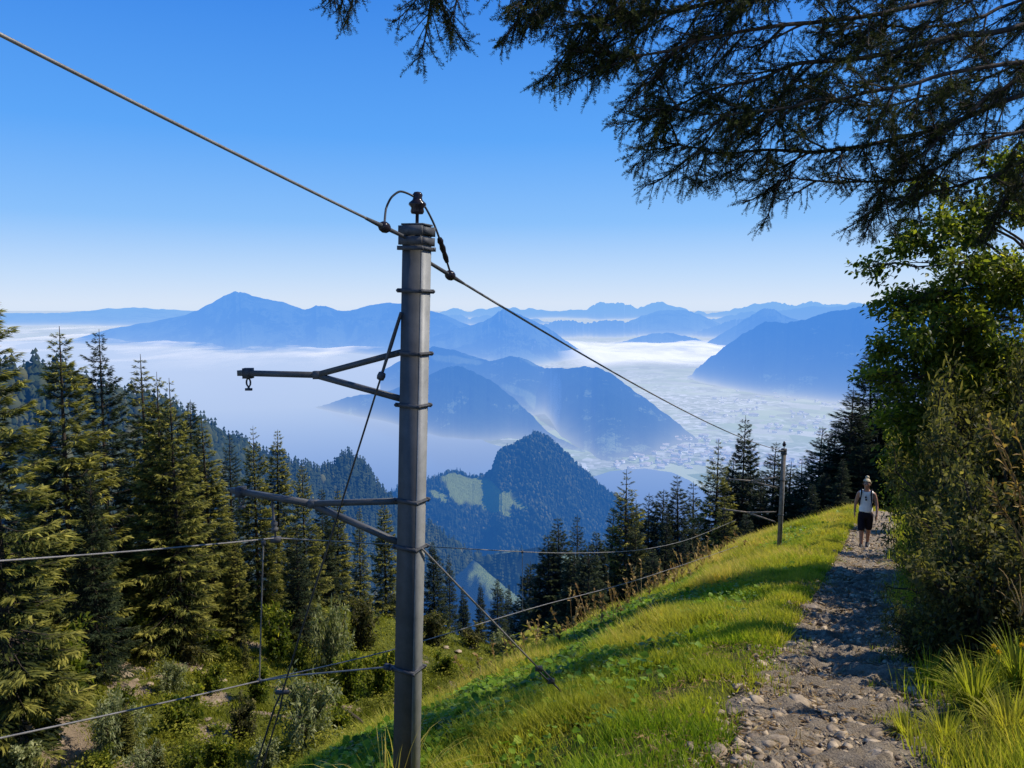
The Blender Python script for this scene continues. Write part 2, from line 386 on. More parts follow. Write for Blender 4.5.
cy.use_denoising = True; cy.max_bounces = 6; cy.diffuse_bounces = 3; cy.glossy_bounces = 2; cy.transmission_bounces = 4; cy.transparent_max_bounces = 12
cy.sample_clamp_indirect = 4; cy.caustics_reflective = False; cy.caustics_refractive = False
SC.render.use_persistent_data = False

# ------------------------------------------------------------------ the hillside
U = np.array([.437, .899]); U /= np.linalg.norm(U); W = np.array([U[1], -U[0]])
def sp_of(x, y): return x * U[0] + y * U[1], x * W[0] + y * W[1]
def xy_of(s, p): return s * U[0] + p * W[0], s * U[1] + p * W[1]
def path_c(s): return -.27 + .0026 * np.clip(s - 20, 0, 60) ** 2
_sx = np.array([-60, 0, 20, 34, 40, 60, 100, 160, 300.]); _sz = np.array([12, -1.6, -5.84, -8.35, -10.0, -15.5, -25, -48, -105.])
_tx = np.linspace(-60, 300, 3601); _tz = np.convolve(np.pad(np.interp(_tx, _sx, _sz), 20, mode='edge'), np.ones(41) / 41, 'valid')
def zpath(s): return np.interp(s, _tx, _tz)
_qx = np.array([0, 1, 2.4, 3.9, 4.7, 5.8, 8, 14, 22, 30, 40, 60, 90, 130, 220.]); _qz = np.array([0, .32, 1.0, 1.75, 2.4, 3.6, 6.2, 11, 16, 18.3, 18.2, 15.5, 11, 7, 2.])
_q = np.linspace(0, 220, 8801); _d = np.convolve(np.pad(np.interp(_q, _qx, _qz), 25, mode='reflect', reflect_type='odd'), np.ones(51) / 51, 'valid')
_rx = np.array([0, .4, 1.2, 2.5, 5, 10, 30, 200.]); _rz = np.array([0, .18, .75, 1.8, 3.4, 5.6, 12, 60.])
def path_half(s, side=0): return .62 + .18 * (vnoise(s * .7 + 3, s * 0 + 5 + side * 9, 21) - .5)
def ground_h(x, y):
    x = np.asarray(x, float); y = np.asarray(y, float); s, p = sp_of(x, y); dp = p - path_c(s)
    q = np.clip(-(dp + .75), 0, 219); r = np.clip(dp - .75, 0, 199)
    z = zpath(s) - np.interp(q, _q, _d) + np.interp(r, _rx, _rz)
    off = np.maximum(q, r); far = np.clip((off - 3) / 22, 0, 1)
    z = z + .05 * fbm(x * 1.1, y * 1.1, 3, 3) * np.clip(off + .25, 0, 1) + far * (1.3 * fbm(x * .09, y * .09, 5, 4) + .45 * fbm(x * .4, y * .4, 6, 4))
    z = z + .16 * fbm(x * .35, y * .35, 9, 3) * np.clip(off * .5, 0, 1)
    z = z - .34 * np.clip(y - 78, 0, None) * np.clip((q - 8) / 12, 0, 1)
    z = z - .36 * np.exp(-(((x + .58) ** 2 + (y - 4.45) ** 2) / .95 ** 2))
    z = z - .05 * np.exp(-(dp / .35) ** 2) + .02 * fbm(x * 4, y * 4, 11, 3)
    return z
def drop_to(px, Y):
    d = ray(px, 384); x = d[0] * Y
    return np.array([x, Y, float(ground_h(x, Y))])
def hit(px, py, y0=1.5, y1=250):
    d = ray(px, py); Y = np.geomspace(y0, y1, 4000); g = ground_h(d[0] * Y, Y) - d[2] * Y
    k = np.argmax(g > 0)
    return np.array([d[0] * Y[k], Y[k], ground_h(d[0] * Y[k], Y[k])])

NA, NR = 620, 470
az = np.linspace(R(-95), R(95), NA); rr = np.geomspace(.5, 290, NR)
A_, R_ = np.meshgrid(az, rr, indexing='ij'); X_, Y_ = R_ * np.sin(A_), R_ * np.cos(A_)
Z_ = ground_h(X_, Y_); s_, p_ = sp_of(X_, Y_); dp_ = p_ - path_c(s_)
inpath = np.clip(1 - np.abs(dp_) / (path_half(s_) + .0), 0, 1); Zt = Z_ - .10 * np.clip(inpath * 6, 0, 1) * (s_ < 60)
# bare soil scars in the gully, kept as a world-space mask
soil = np.clip((fbm(X_ * .25, Y_ * .25, 31, 4) - .16) * 3.2, 0, 1) * np.clip((-dp_ - 16) / 6, 0, 1) * np.clip((75 - Y_) / 15, 0, 1)
for (cx_, cy_, rad) in ((40, 738, 3.2), (22, 716, 2.0), (70, 755, 2.0), (122, 674, 2.0), (192, 668, 1.5), (216, 736, 1.3), (216, 702, 1.3), (130, 690, 1.5), (330, 640, 1.0)):
    h_ = hit(cx_, cy_); soil = np.maximum(soil, 1.1 * np.exp(-(((X_ - h_[0]) ** 2 + (Y_ - h_[1]) ** 2) / rad ** 2)))
bank = np.clip((dp_ - 1.6) / 1.2, 0, 1) * np.clip(fbm(X_ * .8, Y_ * .8, 37, 3) + .55, 0, 1); soil = np.maximum(soil, bank)
ground = mesh('ground', np.stack([X_, Y_, Zt], -1).reshape(-1, 3), grid_faces(NA, NR)[:, ::-1], M['ground'], None, {'soil': soil.ravel()}, True)
tag(ground, 'steep grassy mountainside falling away left of the trail into a gully', kind='structure')

ns, npp = 620, 90
ss = np.concatenate([np.linspace(-3, 14, 420), np.linspace(14.05, 62, 200)]); pp = np.linspace(-1.7, 1.5, npp)
S2, P2 = np.meshgrid(ss, pp, indexing='ij'); PA = P2 + path_c(S2); XX, YY = xy_of(S2, PA); ZZ = ground_h(XX, YY)
half = path_half(S2) * .86; e = np.abs(P2 - .13) - half - .20 * fbm(XX * 2.2, YY * 2.2, 41, 3)
ZZ = ZZ + np.where(e < 0, .012, .012 - np.clip(e, 0, .4) * .5)
shale = (ridged(XX * 1.7 + YY * 1.0, YY * 5.5 - XX * 2.6, 43, 4) - .6) * .10 + .05 * (fbm(XX * 6, YY * 6, 44, 4)) + .030 * fbm(XX * 19, YY * 19, 45, 3)
ZZ = ZZ + shale * 1.25 * np.clip(-e * 4 + .3, 0, 1)
path = mesh('path', np.stack([XX, YY, ZZ], -1).reshape(-1, 3), grid_faces(ns, npp), M['path'], None, None, True)
tag(path, 'stony dirt hiking trail running downhill past the walker', kind='structure')

# ------------------------------------------------------------------ distant land
def catmull(P, n):
    P = np.asarray(P, float); t = np.linspace(0, len(P) - 1, n); i = np.clip(t.astype(int), 0, len(P) - 2); f = (t - i)[:, None]
    p0 = P[np.clip(i - 1, 0, len(P) - 1)]; p1 = P[i]; p2 = P[i + 1]; p3 = P[np.clip(i + 2, 0, len(P) - 1)]
    m1 = (p2 - p0) * .4; m2 = (p3 - p1) * .4
    return (2 * f ** 3 - 3 * f ** 2 + 1) * p1 + (f ** 3 - 2 * f ** 2 + f) * m1 + (-2 * f ** 3 + 3 * f ** 2) * p2 + (f ** 3 - f ** 2) * m2
BASE = -905.0
def mountain(name, ridge, front, back, mat, label, amp=.16, seed=1, nu=260, nv=90, base=BASE, freq=1.0, jag=.6, pw=1.25, meadow=None):
    Rg = catmull(ridge, nu); px, py, D = Rg.T
    jit = jag * fbm(np.arange(nu) * .13 * 260 / nu * freq, np.zeros(nu), seed + 50, 4, .6) * 2
    top = np.array([at(a, b, d) for a, b, d in zip(px, py + jit, D)])
    v = np.concatenate([np.linspace(-1, 0, nv // 4, endpoint=False), np.linspace(0, 1, nv - nv // 4)])
    rad = top[:, :2] / np.linalg.norm(top[:, :2], axis=1, keepdims=True)
    hgt = np.maximum(top[:, 2] - base, 0)[:, None]; tap = (hgt / hgt.max()) ** .75
    dep = np.where(v < 0, back, front)[None, :] * tap + 1.0
    Pxy = top[:, None, :2] - rad[:, None, :] * (v[None, :] * dep)[:, :, None]
    a = np.abs(v)[None, :]
    X, Y = Pxy[..., 0], Pxy[..., 1]; L = front * .55 / freq
    wx = X + .35 * L * fbm(X / L * .8, Y / L * .8, seed + 3, 3); wy = Y + .35 * L * fbm(X / L * .8 + 9, Y / L * .8, seed + 4, 3)
    spur = ridged(wx / L, wy / L * .45, seed, 5) - .62
    prof = (1 - a) ** pw
    z = base + hgt * (prof + amp * 3.0 * spur * np.clip(a * 3.0, 0, 1) * np.clip((1 - a) * 2.2, 0, 1))
    z = z + hgt * .05 * fbm(X / L * 5, Y / L * 5, seed + 8, 3) * np.clip(a * 6, 0, 1) * np.clip((1 - a) * 3, 0, 1)
    lim = top[:, 2][:, None] - a * hgt * .06; z = np.minimum(z, np.where(a > 0, lim, z))
    V = np.stack([X, Y, z], -1).reshape(-1, 3)
    md = np.zeros(len(V))
    if meadow:
        qx, qy = project(V)
        for (mx, my, rx, ry, rot) in meadow:
            dx = (qx - mx); dy = (qy - my); c, s_ = math.cos(R(rot)), math.sin(R(rot)); ux = (dx * c + dy * s_) / rx; uy = (-dx * s_ + dy * c) / ry
            md = np.maximum(md, np.clip((1 - np.sqrt(ux ** 2 + uy ** 2) + .35 * fbm(qx * .09, qy * .09, seed + 70, 3)) * 5, 0, 1))
        md = md * np.repeat(np.ones(nu), nv) * (np.tile(v, nu) > 0)
    o = mesh(name, V, grid_faces(nu, nv)[:, ::-1], mat, None, {'meadow': md}, True)
    tag(o, label, kind='structure'); return o, V.reshape(nu, nv, 3), md.reshape(nu, nv), v

mountain('hills', [(-260, 316, 36000), (-60, 313, 36000), (20, 313, 36000), (70, 312, 37000), (120, 308, 38000), (185, 310, 39000), (260, 313, 39000), (420, 318, 39000)], 9000, 5000, M['mtn'], 'low pale blue hills on the left horizon', .1, 3, 200, 40)
mountain('mountain', [(420, 318, 50000), (450, 309, 50000), (470, 311, 50000), (500, 307, 50000), (525, 309, 50000), (560, 311, 50000), (585, 309, 50000), (597, 303, 50000), (612, 302, 51000), (625, 304, 51000), (640, 307, 51000), (662, 303, 51000), (690, 311, 51000), (715, 312, 51000), (745, 306, 51000), (775, 303, 51000), (790, 305, 50000), (812, 302, 50000), (830, 306, 50000), (858, 303, 50000), (880, 305, 50000), (960, 298, 50000), (1060, 300, 50000)], 11000, 5000, M['alps'], 'farthest chain of jagged pale blue peaks across the horizon', .3, 11, 420, 50, jag=1.3, freq=2)
mountain('mountain', [(430, 318, 34000), (455, 314, 34000), (470, 318, 34000), (490, 315, 34000), (520, 318, 34000), (560, 322, 34000), (620, 330, 34000), (680, 325, 33000), (720, 318, 33000), (750, 311, 32000), (770, 312, 32000), (800, 308, 32000), (850, 305, 32000), (960, 300, 32000)], 8000, 4000, M['alps'], 'hazy blue ridge just below the farthest jagged peaks', .3, 19, 300, 50, jag=1.0, freq=2)
mountain('mountain', [(575, 352, 25000), (600, 338, 25000), (628, 322, 25000), (650, 313, 25000), (668, 310, 25000), (690, 311, 25000), (712, 320, 25000), (735, 330, 25000), (790, 350, 25000)], 4500, 3000, M['mtn'], 'broad rounded blue mountain between the far chain and the bright valley fog', .16, 27, 180, 60)
mountain('mountain', [(585, 352, 15800), (620, 342, 15900), (650, 334, 16000), (668, 333, 16000), (690, 337, 16000), (715, 343, 15900), (750, 352, 15800)], 1500, 2000, M['mtn'], 'low hazy blue hump standing in the bright valley fog', .14, 29, 120, 40)
mountain('mountain', [(505, 336, 23500), (540, 326, 23500), (562, 320, 23500), (585, 323, 23500), (610, 320, 23500), (640, 325, 23500), (690, 334, 23500)], 3500, 3000, M['alps'], 'pale hazy ridge with two humps behind the pyramid shaped mountain', .3, 31, 160, 50, jag=1.0, freq=2)
mountain('mountain', [(680, 338, 21500), (712, 327, 21500), (735, 320, 21500), (760, 317, 21500), (800, 322, 21500)], 3200, 3000, M['alps'], 'pale hazy ridge behind the small pointed peak on the right', .3, 32, 120, 50, jag=1.0, freq=2)
mountain('mountain', [(660, 364, 15500), (700, 346, 15500), (735, 326, 15500), (762, 309, 15500), (775, 310, 15500), (790, 318, 15500), (840, 330, 15500), (900, 330, 15500)], 3000, 2500, M['mtn'], 'small pointed blue peak peeking over the big right hand mountain flank', .18, 33, 150, 50)
mountain('mountain', [(-40, 350, 17500), (60, 341, 17500), (110, 329, 17500), (150, 322, 17500), (185, 315, 17500), (205, 306, 17000), (222, 297, 17000), (235, 292, 17000), (243, 293, 17000), (262, 298, 17000), (285, 303, 16800), (305, 309, 16600), (316, 306, 16500), (328, 307, 16400), (345, 311, 16400), (368, 306, 16200), (388, 303, 16000), (410, 305, 15800), (432, 311, 15500), (460, 321, 15200), (490, 333, 15000), (530, 350, 15000)], 3600, 3500, M['mtn'], 'big blue mountain with one tilted summit left of the steel pole', .2, 37, 380, 80, freq=1.6)
mountain('mountain', [(430, 338, 13200), (460, 328, 13200), (485, 321, 13200), (500, 311, 13200), (508, 309, 13200), (518, 314, 13200), (545, 326, 13200), (565, 340, 13200), (590, 356, 13200), (620, 368, 13000)], 2600, 2500, M['mtn'], 'pyramid shaped blue mountain just right of the steel pole', .2, 41, 200, 70, freq=1.4)
mountain('mountain', [(380, 372, 8200), (410, 356, 8200), (432, 347, 8200), (450, 349, 8100), (475, 356, 8000), (490, 361, 7900), (508, 357, 7800), (522, 358, 7700), (545, 368, 7600), (562, 368, 6800), (590, 367, 6400), (606, 371, 6100), (625, 384, 5900), (650, 402, 5600), (680, 425, 5350), (705, 446, 4900), (740, 470, 4300)], 2000, 1500, M['mtn_forest'], 'long forested blue ridge above the town valley, crossed by the cable', .16, 47, 320, 90, freq=1.6, jag=.8, pw=1.1,
         meadow=[(540, 362, 22, 5, 15), (520, 392, 22, 4, 18), (455, 360, 30, 4, 6), (535, 405, 20, 6, 55), (548, 425, 14, 5, 60)])
m6 = mountain('mountain', [(300, 412, 6700), (325, 405, 6600), (350, 397, 6500), (385, 392, 6300), (415, 380, 6100), (440, 370, 6000), (455, 366, 6000), (470, 370, 5900), (490, 380, 5800), (510, 395, 5700), (530, 414, 5400), (555, 436, 5000), (600, 458, 4500), (640, 480, 4000)], 900, 1100, M['mtn_forest'], 'dark blue wooded headland sloping down into the hazy lake behind the pole', .12, 53, 260, 70, freq=1.3, jag=.8, pw=1.1)
mountain('mountain', [(655, 404, 9400), (685, 380, 9400), (700, 366, 9300), (725, 346, 9200), (745, 333, 9100), (765, 322, 9000), (788, 322, 8800), (805, 319, 8700), (830, 311, 8600), (850, 309, 8500), (870, 305, 8400), (900, 296, 8400), (1000, 280, 8400), (1120, 270, 8400)], 2300, 2000, M['mtn_forest'], 'large blue mountain flank rising on the right above the town', .16, 59, 320, 90, freq=1.3, jag=.9)

# the wooded cone hill and the near wooded spur
ch, CHV, CHM, CHv = mountain('hill', [(330, 520, 1750), (380, 497, 1780), (415, 486, 1800), (440, 476, 1850), (455, 472, 1880), (470, 477, 1900), (490, 472, 1930), (500, 452, 1960), (515, 445, 1980), (528, 437, 1990), (537, 434, 2000), (550, 440, 2000), (565, 453, 2000), (585, 472, 2000), (605, 490, 2000), (640, 512, 2000), (700, 545, 2000), (780, 580, 2000)], 1050, 900, M['hill'], 'pointed wooded hill with a bright meadow on its left shoulder', .085, 63, 420, 200, base=-905, freq=1.5, jag=.7, pw=.92,
         meadow=[(480, 492, 48, 16, 26), (466, 484, 28, 10, 22), (488, 501, 28, 9, 28), (455, 492, 16, 8, 60), (497, 510, 22, 5, 20), (522, 507, 8, 2, 5), (440, 497, 14, 5, 30)])
sh_, SHV, SHM, SHv = mountain('hillside', [(-160, 330, 330), (-60, 350, 350), (0, 376, 370), (30, 374, 380), (60, 380, 395), (100, 396, 420), (150, 408, 470), (200, 428, 560), (250, 452, 660), (300, 470, 740), (325, 474, 790), (345, 459, 820), (362, 466, 840), (385, 498, 860), (420, 523, 900), (450, 542, 940), (480, 565, 980), (510, 590, 1000), (560, 625, 1040)], 250, 200, M['hill'], 'dark wooded mountainside descending from the left behind the tall spruces', .08, 71, 380, 140, base=-330, freq=1.5, jag=.5, pw=.9)

mountain('meadow', [(420, 590, 1380), (460, 566, 1400), (495, 553, 1430), (525, 549, 1450), (560, 551, 1450), (600, 562, 1450), (660, 590, 1420)], 330, 200, M['hill'], 'bright green valley meadow at the foot of the pointed hill', .05, 75, 120, 50, base=-560, meadow=[(530, 570, 60, 40, 0), (560, 560, 60, 30, 0)])
# tree templates for forests that read as one mass
def conifer_lo(seed, rings=4, n=7):
    r = np.random.default_rng(seed); V = [[0, 0, 1.0]]; Fc = []
    for k in range(rings):
        z = .86 - .78 * k / (rings - 1); rad = .035 + .15 * ((k + 1) / rings) ** .9
        th = np.arange(n) * 2 * math.pi / n + r.uniform(0, 2); rj = rad * r.uniform(.7, 1.3, n)
        b0 = len(V); V += [[a * math.cos(t), a * math.sin(t), z + r.uniform(-.03, .03)] for a, t in zip(rj, th)]
        apex = len(V); V.append([0, 0, min(1, z + .26)])
        Fc += [[apex, b0 + i, b0 + (i + 1) % n] for i in range(n)]
    return np.array(V), np.array(Fc)
def blob_lo(seed):
    bm = bmesh.new(); bmesh.ops.create_icosphere(bm, subdivisions=2, radius=.5); bm.verts.ensure_lookup_table()
    V = np.array([v.co[:] for v in bm.verts]); Fc = np.array([[v.index for v in f.verts] for f in bm.faces]); bm.free()
    r = np.random.default_rng(seed); V *= r.uniform(.78, 1.2, (len(V), 1)); V[:, 2] = V[:, 2] * 1.0 + .42; V[:, :2] *= .8
    return V, Fc
def forest_on(name, label, GV, md, v, n, hmin, hmax, broad, seed, tintsun=True, pxlim=(-140, 1100), vlo=-.12):
    r = np.random.default_rng(seed); nu, nv = GV.shape[:2]
    u = r.uniform(0, nu - 1.01, n * 3); w_ = r.uniform(0, nv - 1.01, n * 3); i = u.astype(int); j = w_.astype(int); fu = (u - i)[:, None]; fv = (w_ - j)[:, None]
    P = (GV[i, j] * (1 - fu) + GV[i + 1, j] * fu) * (1 - fv) + (GV[i, j + 1] * (1 - fu) + GV[i + 1, j + 1] * fu) * fv
    area = np.linalg.norm(np.cross(GV[i + 1, j] - GV[i, j], GV[i, j + 1] - GV[i, j]), axis=1)
    qx, qy = project(P)
    keep = (md[i, j] < .4) & (v[j] > vlo) & (qx > pxlim[0]) & (qx < pxlim[1]) & (qy < 700) & (r.uniform(0, 1, len(P)) < np.clip(area / np.percentile(area, 80), 0, 1))
    P = P[keep][:n]; m = len(P); hgt = r.uniform(hmin, hmax, m); isb = r.uniform(0, 1, m) < np.clip(broad + .6 * fbm(P[:, 0] * .01, P[:, 1] * .01, seed, 3), 0, 1)
    b = Bag(); tint = np.clip(.45 + .35 * fbm(P[:, 0] * .02, P[:, 1] * .02, seed + 5, 3) + r.normal(0, .17, m), 0, 1)
    kind = r.integers(0, 3, m)
    for k in range(3):
        sel = (kind == k) & ~isb; sc = np.stack([hgt * 1.0, hgt * 1.0, hgt], 1)[sel]
        scatter(b, *conifer_lo(k), P[sel] - [0, 0, .8], rotz(r.uniform(0, 6.28, sel.sum()), sc), tint[sel])
        sel = (kind == k) & isb; sc = np.stack([hgt * .65, hgt * .65, hgt * .75], 1)[sel]
        scatter(b, *blob_lo(k), P[sel] - [0, 0, 1.0], rotz(r.uniform(0, 6.28, sel.sum()), sc), np.clip(tint[sel] + .15, 0, 1))
    o = b.build(name, M['far_tree']); tag(o, label, 'forest', kind='stuff'); return o
forest_on('forest', 'forest covering the pointed hill beyond the gully', CHV, CHM, CHv, 17000, 9, 17, .6, 81)
forest_on('forest', 'dense dark forest covering the mountainside on the left', SHV, SHM, SHv, 12000, 9, 17, .18, 83)

# valley floor, lake and fog
def plane_pt(px, py, z): d = ray(px, py); return d * (z / d[2])
gx = np.array([-70000, -30000, -12000, -5000, -2000, 0, 2000, 5000, 9000, 14000, 30000, 70000.]); gy = np.array([300, 2000, 4000, 7000, 12000, 20000, 40000, 90000.])
GX, GY = np.meshgrid(gx, gy, indexing='ij')
vf = mesh('valley', np.stack([GX, GY, np.full_like(GX, -905)], -1).reshape(-1, 3), grid_faces(len(gx), len(gy))[:, ::-1], M['valley']); tag(vf, 'flat valley floor of fields and town far below', kind='structure')
def sheet(name, poly, z, mat, label, kind, jit=0):
    P = [plane_pt(a, b, z) for a, b in poly]; V = []
    for k in range(len(P)):
        for t in np.linspace(0, 1, 14, endpoint=False): V.append(P[k] * (1 - t) + P[(k + 1) % len(P)] * t)
    V = np.array(V); V[:, 0] += jit * fbm(V[:, 0] / 700, V[:, 1] / 700, 5, 3); V[:, 1] += jit * fbm(V[:, 0] / 700 + 7, V[:, 1] / 700, 6, 3)
    bm = bmesh.new(); bm.faces.new([bm.verts.new(v) for v in V]); bmesh.ops.triangulate(bm, faces=bm.faces[:])
    me = bpy.data.meshes.new(name); bm.normal_update()
    if sum(f.normal.z for f in bm.faces) < 0: bmesh.ops.reverse_faces(bm, faces=bm.faces[:])
    bm.to_mesh(me); bm.free(); me.materials.append(mat); o = bpy.data.objects.new(name, me); COL.objects.link(o); tag(o, label, kind=kind); return o
sheet('lake', [(-500, 341), (100, 341), (330, 345), (430, 352), (430, 410), (490, 440), (560, 462), (560, 520), (400, 640), (-500, 640)], -900, M['lake'], 'pale hazy lake left of the pole', 'structure', 60)
sheet('lake', [(545, 505), (590, 478), (612, 471), (645, 468), (672, 472), (690, 480), (716, 497), (735, 520), (760, 560), (560, 570)], -900, M['lake'], 'small pale lake bay below the town', 'structure', 25)
def fog_sheet(name, x0, x1, y0, y1, z, label, seed, amp, nx=120, ny=60, mat=None):
    gx = np.linspace(x0, x1, nx); gy = np.linspace(y0, y1, ny); A, B = np.meshgrid(gx, gy, indexing='ij')
    Z = z + amp * fbm(A / 900, B / 1600, seed, 5); e = np.minimum(np.minimum((A - x0) / (x1 - x0), (x1 - A) / (x1 - x0)) * 6, np.minimum((B - y0) / (y1 - y0), (y1 - B) / (y1 - y0)) * 5)
    o = mesh(name, np.stack([A, B, Z], -1).reshape(-1, 3), grid_faces(nx, ny)[:, ::-1], mat or M['fog'], None, {'tint': np.clip(e, 0, 1).ravel()}, True)
    tag(o, label, kind='stuff'); return o
fog_sheet('fog', -16000, -500, 9000, 27000, -800, 'sea of white fog over the far lake on the left', 91, 60)
fog_sheet('fog', 700, 4300, 9300, 16500, -790, 'bright white fog filling the valley beyond the town', 93, 50, 120, 60, M['fog_bright'])

# ------------------------------------------------------------------ houses of the valley town
def bvh_of(o): return BVHTree.FromPolygons([v.co[:] for v in o.data.vertices], [p.vertices[:] for p in o.data.polygons])
hb = Bag(); V_, F_ = box((0, 0, .5), np.eye(3), (.5, .5, .5)); hb.add(V_, F_)
rb = Bag(); rb.add(np.array([[-.56, -.56, 1], [.56, -.56, 1], [.56, .56, 1], [-.56, .56, 1], [-.56, 0, 1.45], [.56, 0, 1.45]]), np.array([[0, 1, 5, 4], [2, 3, 4, 5]]))
rb.add(np.array([[-.56, -.56, 1], [-.56, .56, 1], [-.56, 0, 1.45], [.56, -.56, 1], [.56, .56, 1], [.56, 0, 1.45]]), np.array([[0, 2, 1], [3, 4, 5]]))
house0 = None; hr = np.random.default_rng(5)
def place_house(P, size):
    global house0
    if house0 is None:
        house0 = empty('town_house'); hb.build('wall', M['house'], house0); rb.build('roof', M['roof'], house0); h = house0
        tag(h, 'tiny pale building in the hazy town on the valley floor', 'building', 'pale buildings of the valley town')
    else: h = copy_tree(house0)
    h.location = P; h.scale = size; h.rotation_euler = (0, 0, hr.uniform(0, 3.14))
k = 0
while k < 290:
    qx = hr.uniform(615, 850); qy = 390 + 80 * hr.uniform(0, 1) ** .9
    if qy < 470 - (qx - 600) * .45 and qx < 700: continue
    P = plane_pt(qx, qy, -905)
    if vnoise(P[0] / 420, P[1] / 420, 77) < .30: continue
    a = hr.uniform(16, 46) * (1.3 if hr.uniform() < .15 else 1); place_house(P, (a, a * hr.uniform(.4, .7), hr.uniform(9, 20))); k += 1

# ------------------------------------------------------------------ spruces
def spruce_mesh(seed, H=20.0, Rm=3.0, dens=1.0, bare=.06, irr=.3):
    r = np.random.default_rng(seed); tb = Bag(); cb = Bag()
    zz = np.linspace(0, H, 12); lean = r.normal(0, .15, 2)
    tr = .20 * H / 20 * (1 - zz / H) ** .85 + .015
    tp = np.stack([lean[0] * (zz / H) ** 2, lean[1] * (zz / H) ** 2, zz], 1)
    tb.add(*tube(tp, tr, 8), .4)
    z = bare * H; base = []; dirs = []; tint = []
    P_, D_, L_, T_ = [], [], [], []
    side = r.uniform(.8, 1.15, 16)
    while z < H * .985:
        t = z / H
        n = int(r.integers(5, 8)) if t < .9 else 4
        a0 = r.uniform(0, 6.28)
        for i in range(n):
            a = a0 + i * 6.283 / n + r.normal(0, .25)
            L = Rm * (1 - t) ** .80 * (1 - .45 * max(0, .14 - t) / .14) * r.uniform(1 - irr, 1 + irr * .6) * side[int(a / 6.284 * 16) % 16] + .10
            if r.uniform() < .10: L *= .30
            if r.uniform() < .07: continue
            el = -.32 + .85 * t ** 1.3 + r.normal(0, .09)
            m = max(4, int(L / .22)); q = np.linspace(0, 1, m)
            hx = L * q * math.cos(el); hz = L * q * math.sin(el) - .16 * L * q ** 1.5 * (1 - t) + .18 * L * q ** 3.5
            bx = np.stack([tp[0, 0] + lean[0] * t * t + hx * math.cos(a), lean[1] * t * t + hx * math.sin(a), z + hz], 1)
            if L > .5:
                ii = np.linspace(0, m - 1, 4).astype(int); tb.add(*tube(bx[ii], np.linspace(.012 + .012 * L, .006, 4), 3), .2)
            cnt = max(10, int(L * 58 * dens)); u = r.uniform(.10, 1, cnt) ** .75
            f = u * (m - 1); k = np.clip(f.astype(int), 0, m - 2); fr = (f - k)[:, None]
            P = bx[k] * (1 - fr) + bx[k + 1] * fr
            out_ = np.array([math.cos(a), math.sin(a), 0]); lat = np.array([-math.sin(a), math.cos(a), 0])
            sd_ = r.choice([-1, 1], cnt)[:, None] * r.uniform(.25, 1.1, (cnt, 1))
            wide = (.42 * L * (1 - u * .75) * r.uniform(0, 1, cnt))[:, None]
            P = P + lat * np.sign(sd_) * wide + np.array([0, 0, -1]) * (wide * .28)
            D = out_ * r.uniform(.5, 1.0, (cnt, 1)) + lat * sd_ + np.array([0, 0, 1]) * r.uniform(-.75 + .5 * t, .12 + .5 * t, (cnt, 1))
            P_.append(P); D_.append(D); L_.append(r.uniform(.26, .54, cnt) * (.55 + .45 * min(1, L / 1.5)))
            T_.append(np.clip(-.22 + .95 * u ** 1.3 + r.normal(0, .15, cnt) + .10 * t, 0, 1))  # shaded crown core and sunlit spray tips painted into the tint
        z += H * r.uniform(.017, .027)
    P = np.concatenate(P_); D = np.concatenate(D_); L = np.concatenate(L_); T = np.concatenate(T_)
    # a spray: a stem blade and two side blades, slightly drooping
    TV = np.array([[0, 0, 0], [.5, .09, .02], [1, 0, -.10], [.5, -.09, .02], [.15, 0, 0], [.55, .30, -.05], [.42, .16, 0], [.62, -.30, -.05], [.46, -.14, 0]])
    TF = np.array([[0, 3, 1], [3, 2, 1], [4, 6, 5], [4, 7, 8]])
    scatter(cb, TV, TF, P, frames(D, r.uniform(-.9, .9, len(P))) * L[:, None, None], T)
    return tb, cb
SPR = []
for i, (H, Rm, de, irr) in enumerate([(20, 3.6, 1.0, .3), (20, 3.1, 1.0, .35), (20, 3.9, 1.0, .4), (20, 2.7, 1.1, .3), (20, 3.4, .8, .5), (20, 2.9, .7, .55), (20, 4.2, .85, .45), (20, 2.4, .9, .5)]):
    tb, cb = spruce_mesh(100 + i, H, Rm, de, irr=irr)
    SPR.append((tb, cb))
_sm = {}; _si = 0
def spruce(px, ytop, Y, label, var=0, wide=1.0, mat='spruce', group=None, dz=0, cat='spruce tree', name='spruce_tree', hmin=2.0):
    global _si
    _si += 1
    if var != 4 and _si % 3 == 0: var = 5 + (_si // 3) % 3
    P = hit(px, Y) if Y > 300 else drop_to(px, Y); Y = P[1]; ztop = ray(px, ytop)[2] * Y; H = max(hmin, ztop - P[2]); key = (var, mat)
    o = empty(name, (P[0], P[1], P[2] - .15 + dz), (px * 1.7 + Y) % 6.28)
    if key not in _sm:
        tb, cb = SPR[var]; t = tb.build('trunk', M['bark'], o, True); c = cb.build('crown', M[mat], o); _sm[key] = (t, c)
    else:
        for src in _sm[key]: c = src.copy(); COL.objects.link(c); c.parent = o
    k = H / 20.0; o.scale = (k * wide, k * wide, k)
    tag(o, label, cat, group); return o
G1 = 'spruces on the left side of the gully'; G2 = 'spruces behind the grassy crest'; G3 = 'dark spruces beyond the walker'
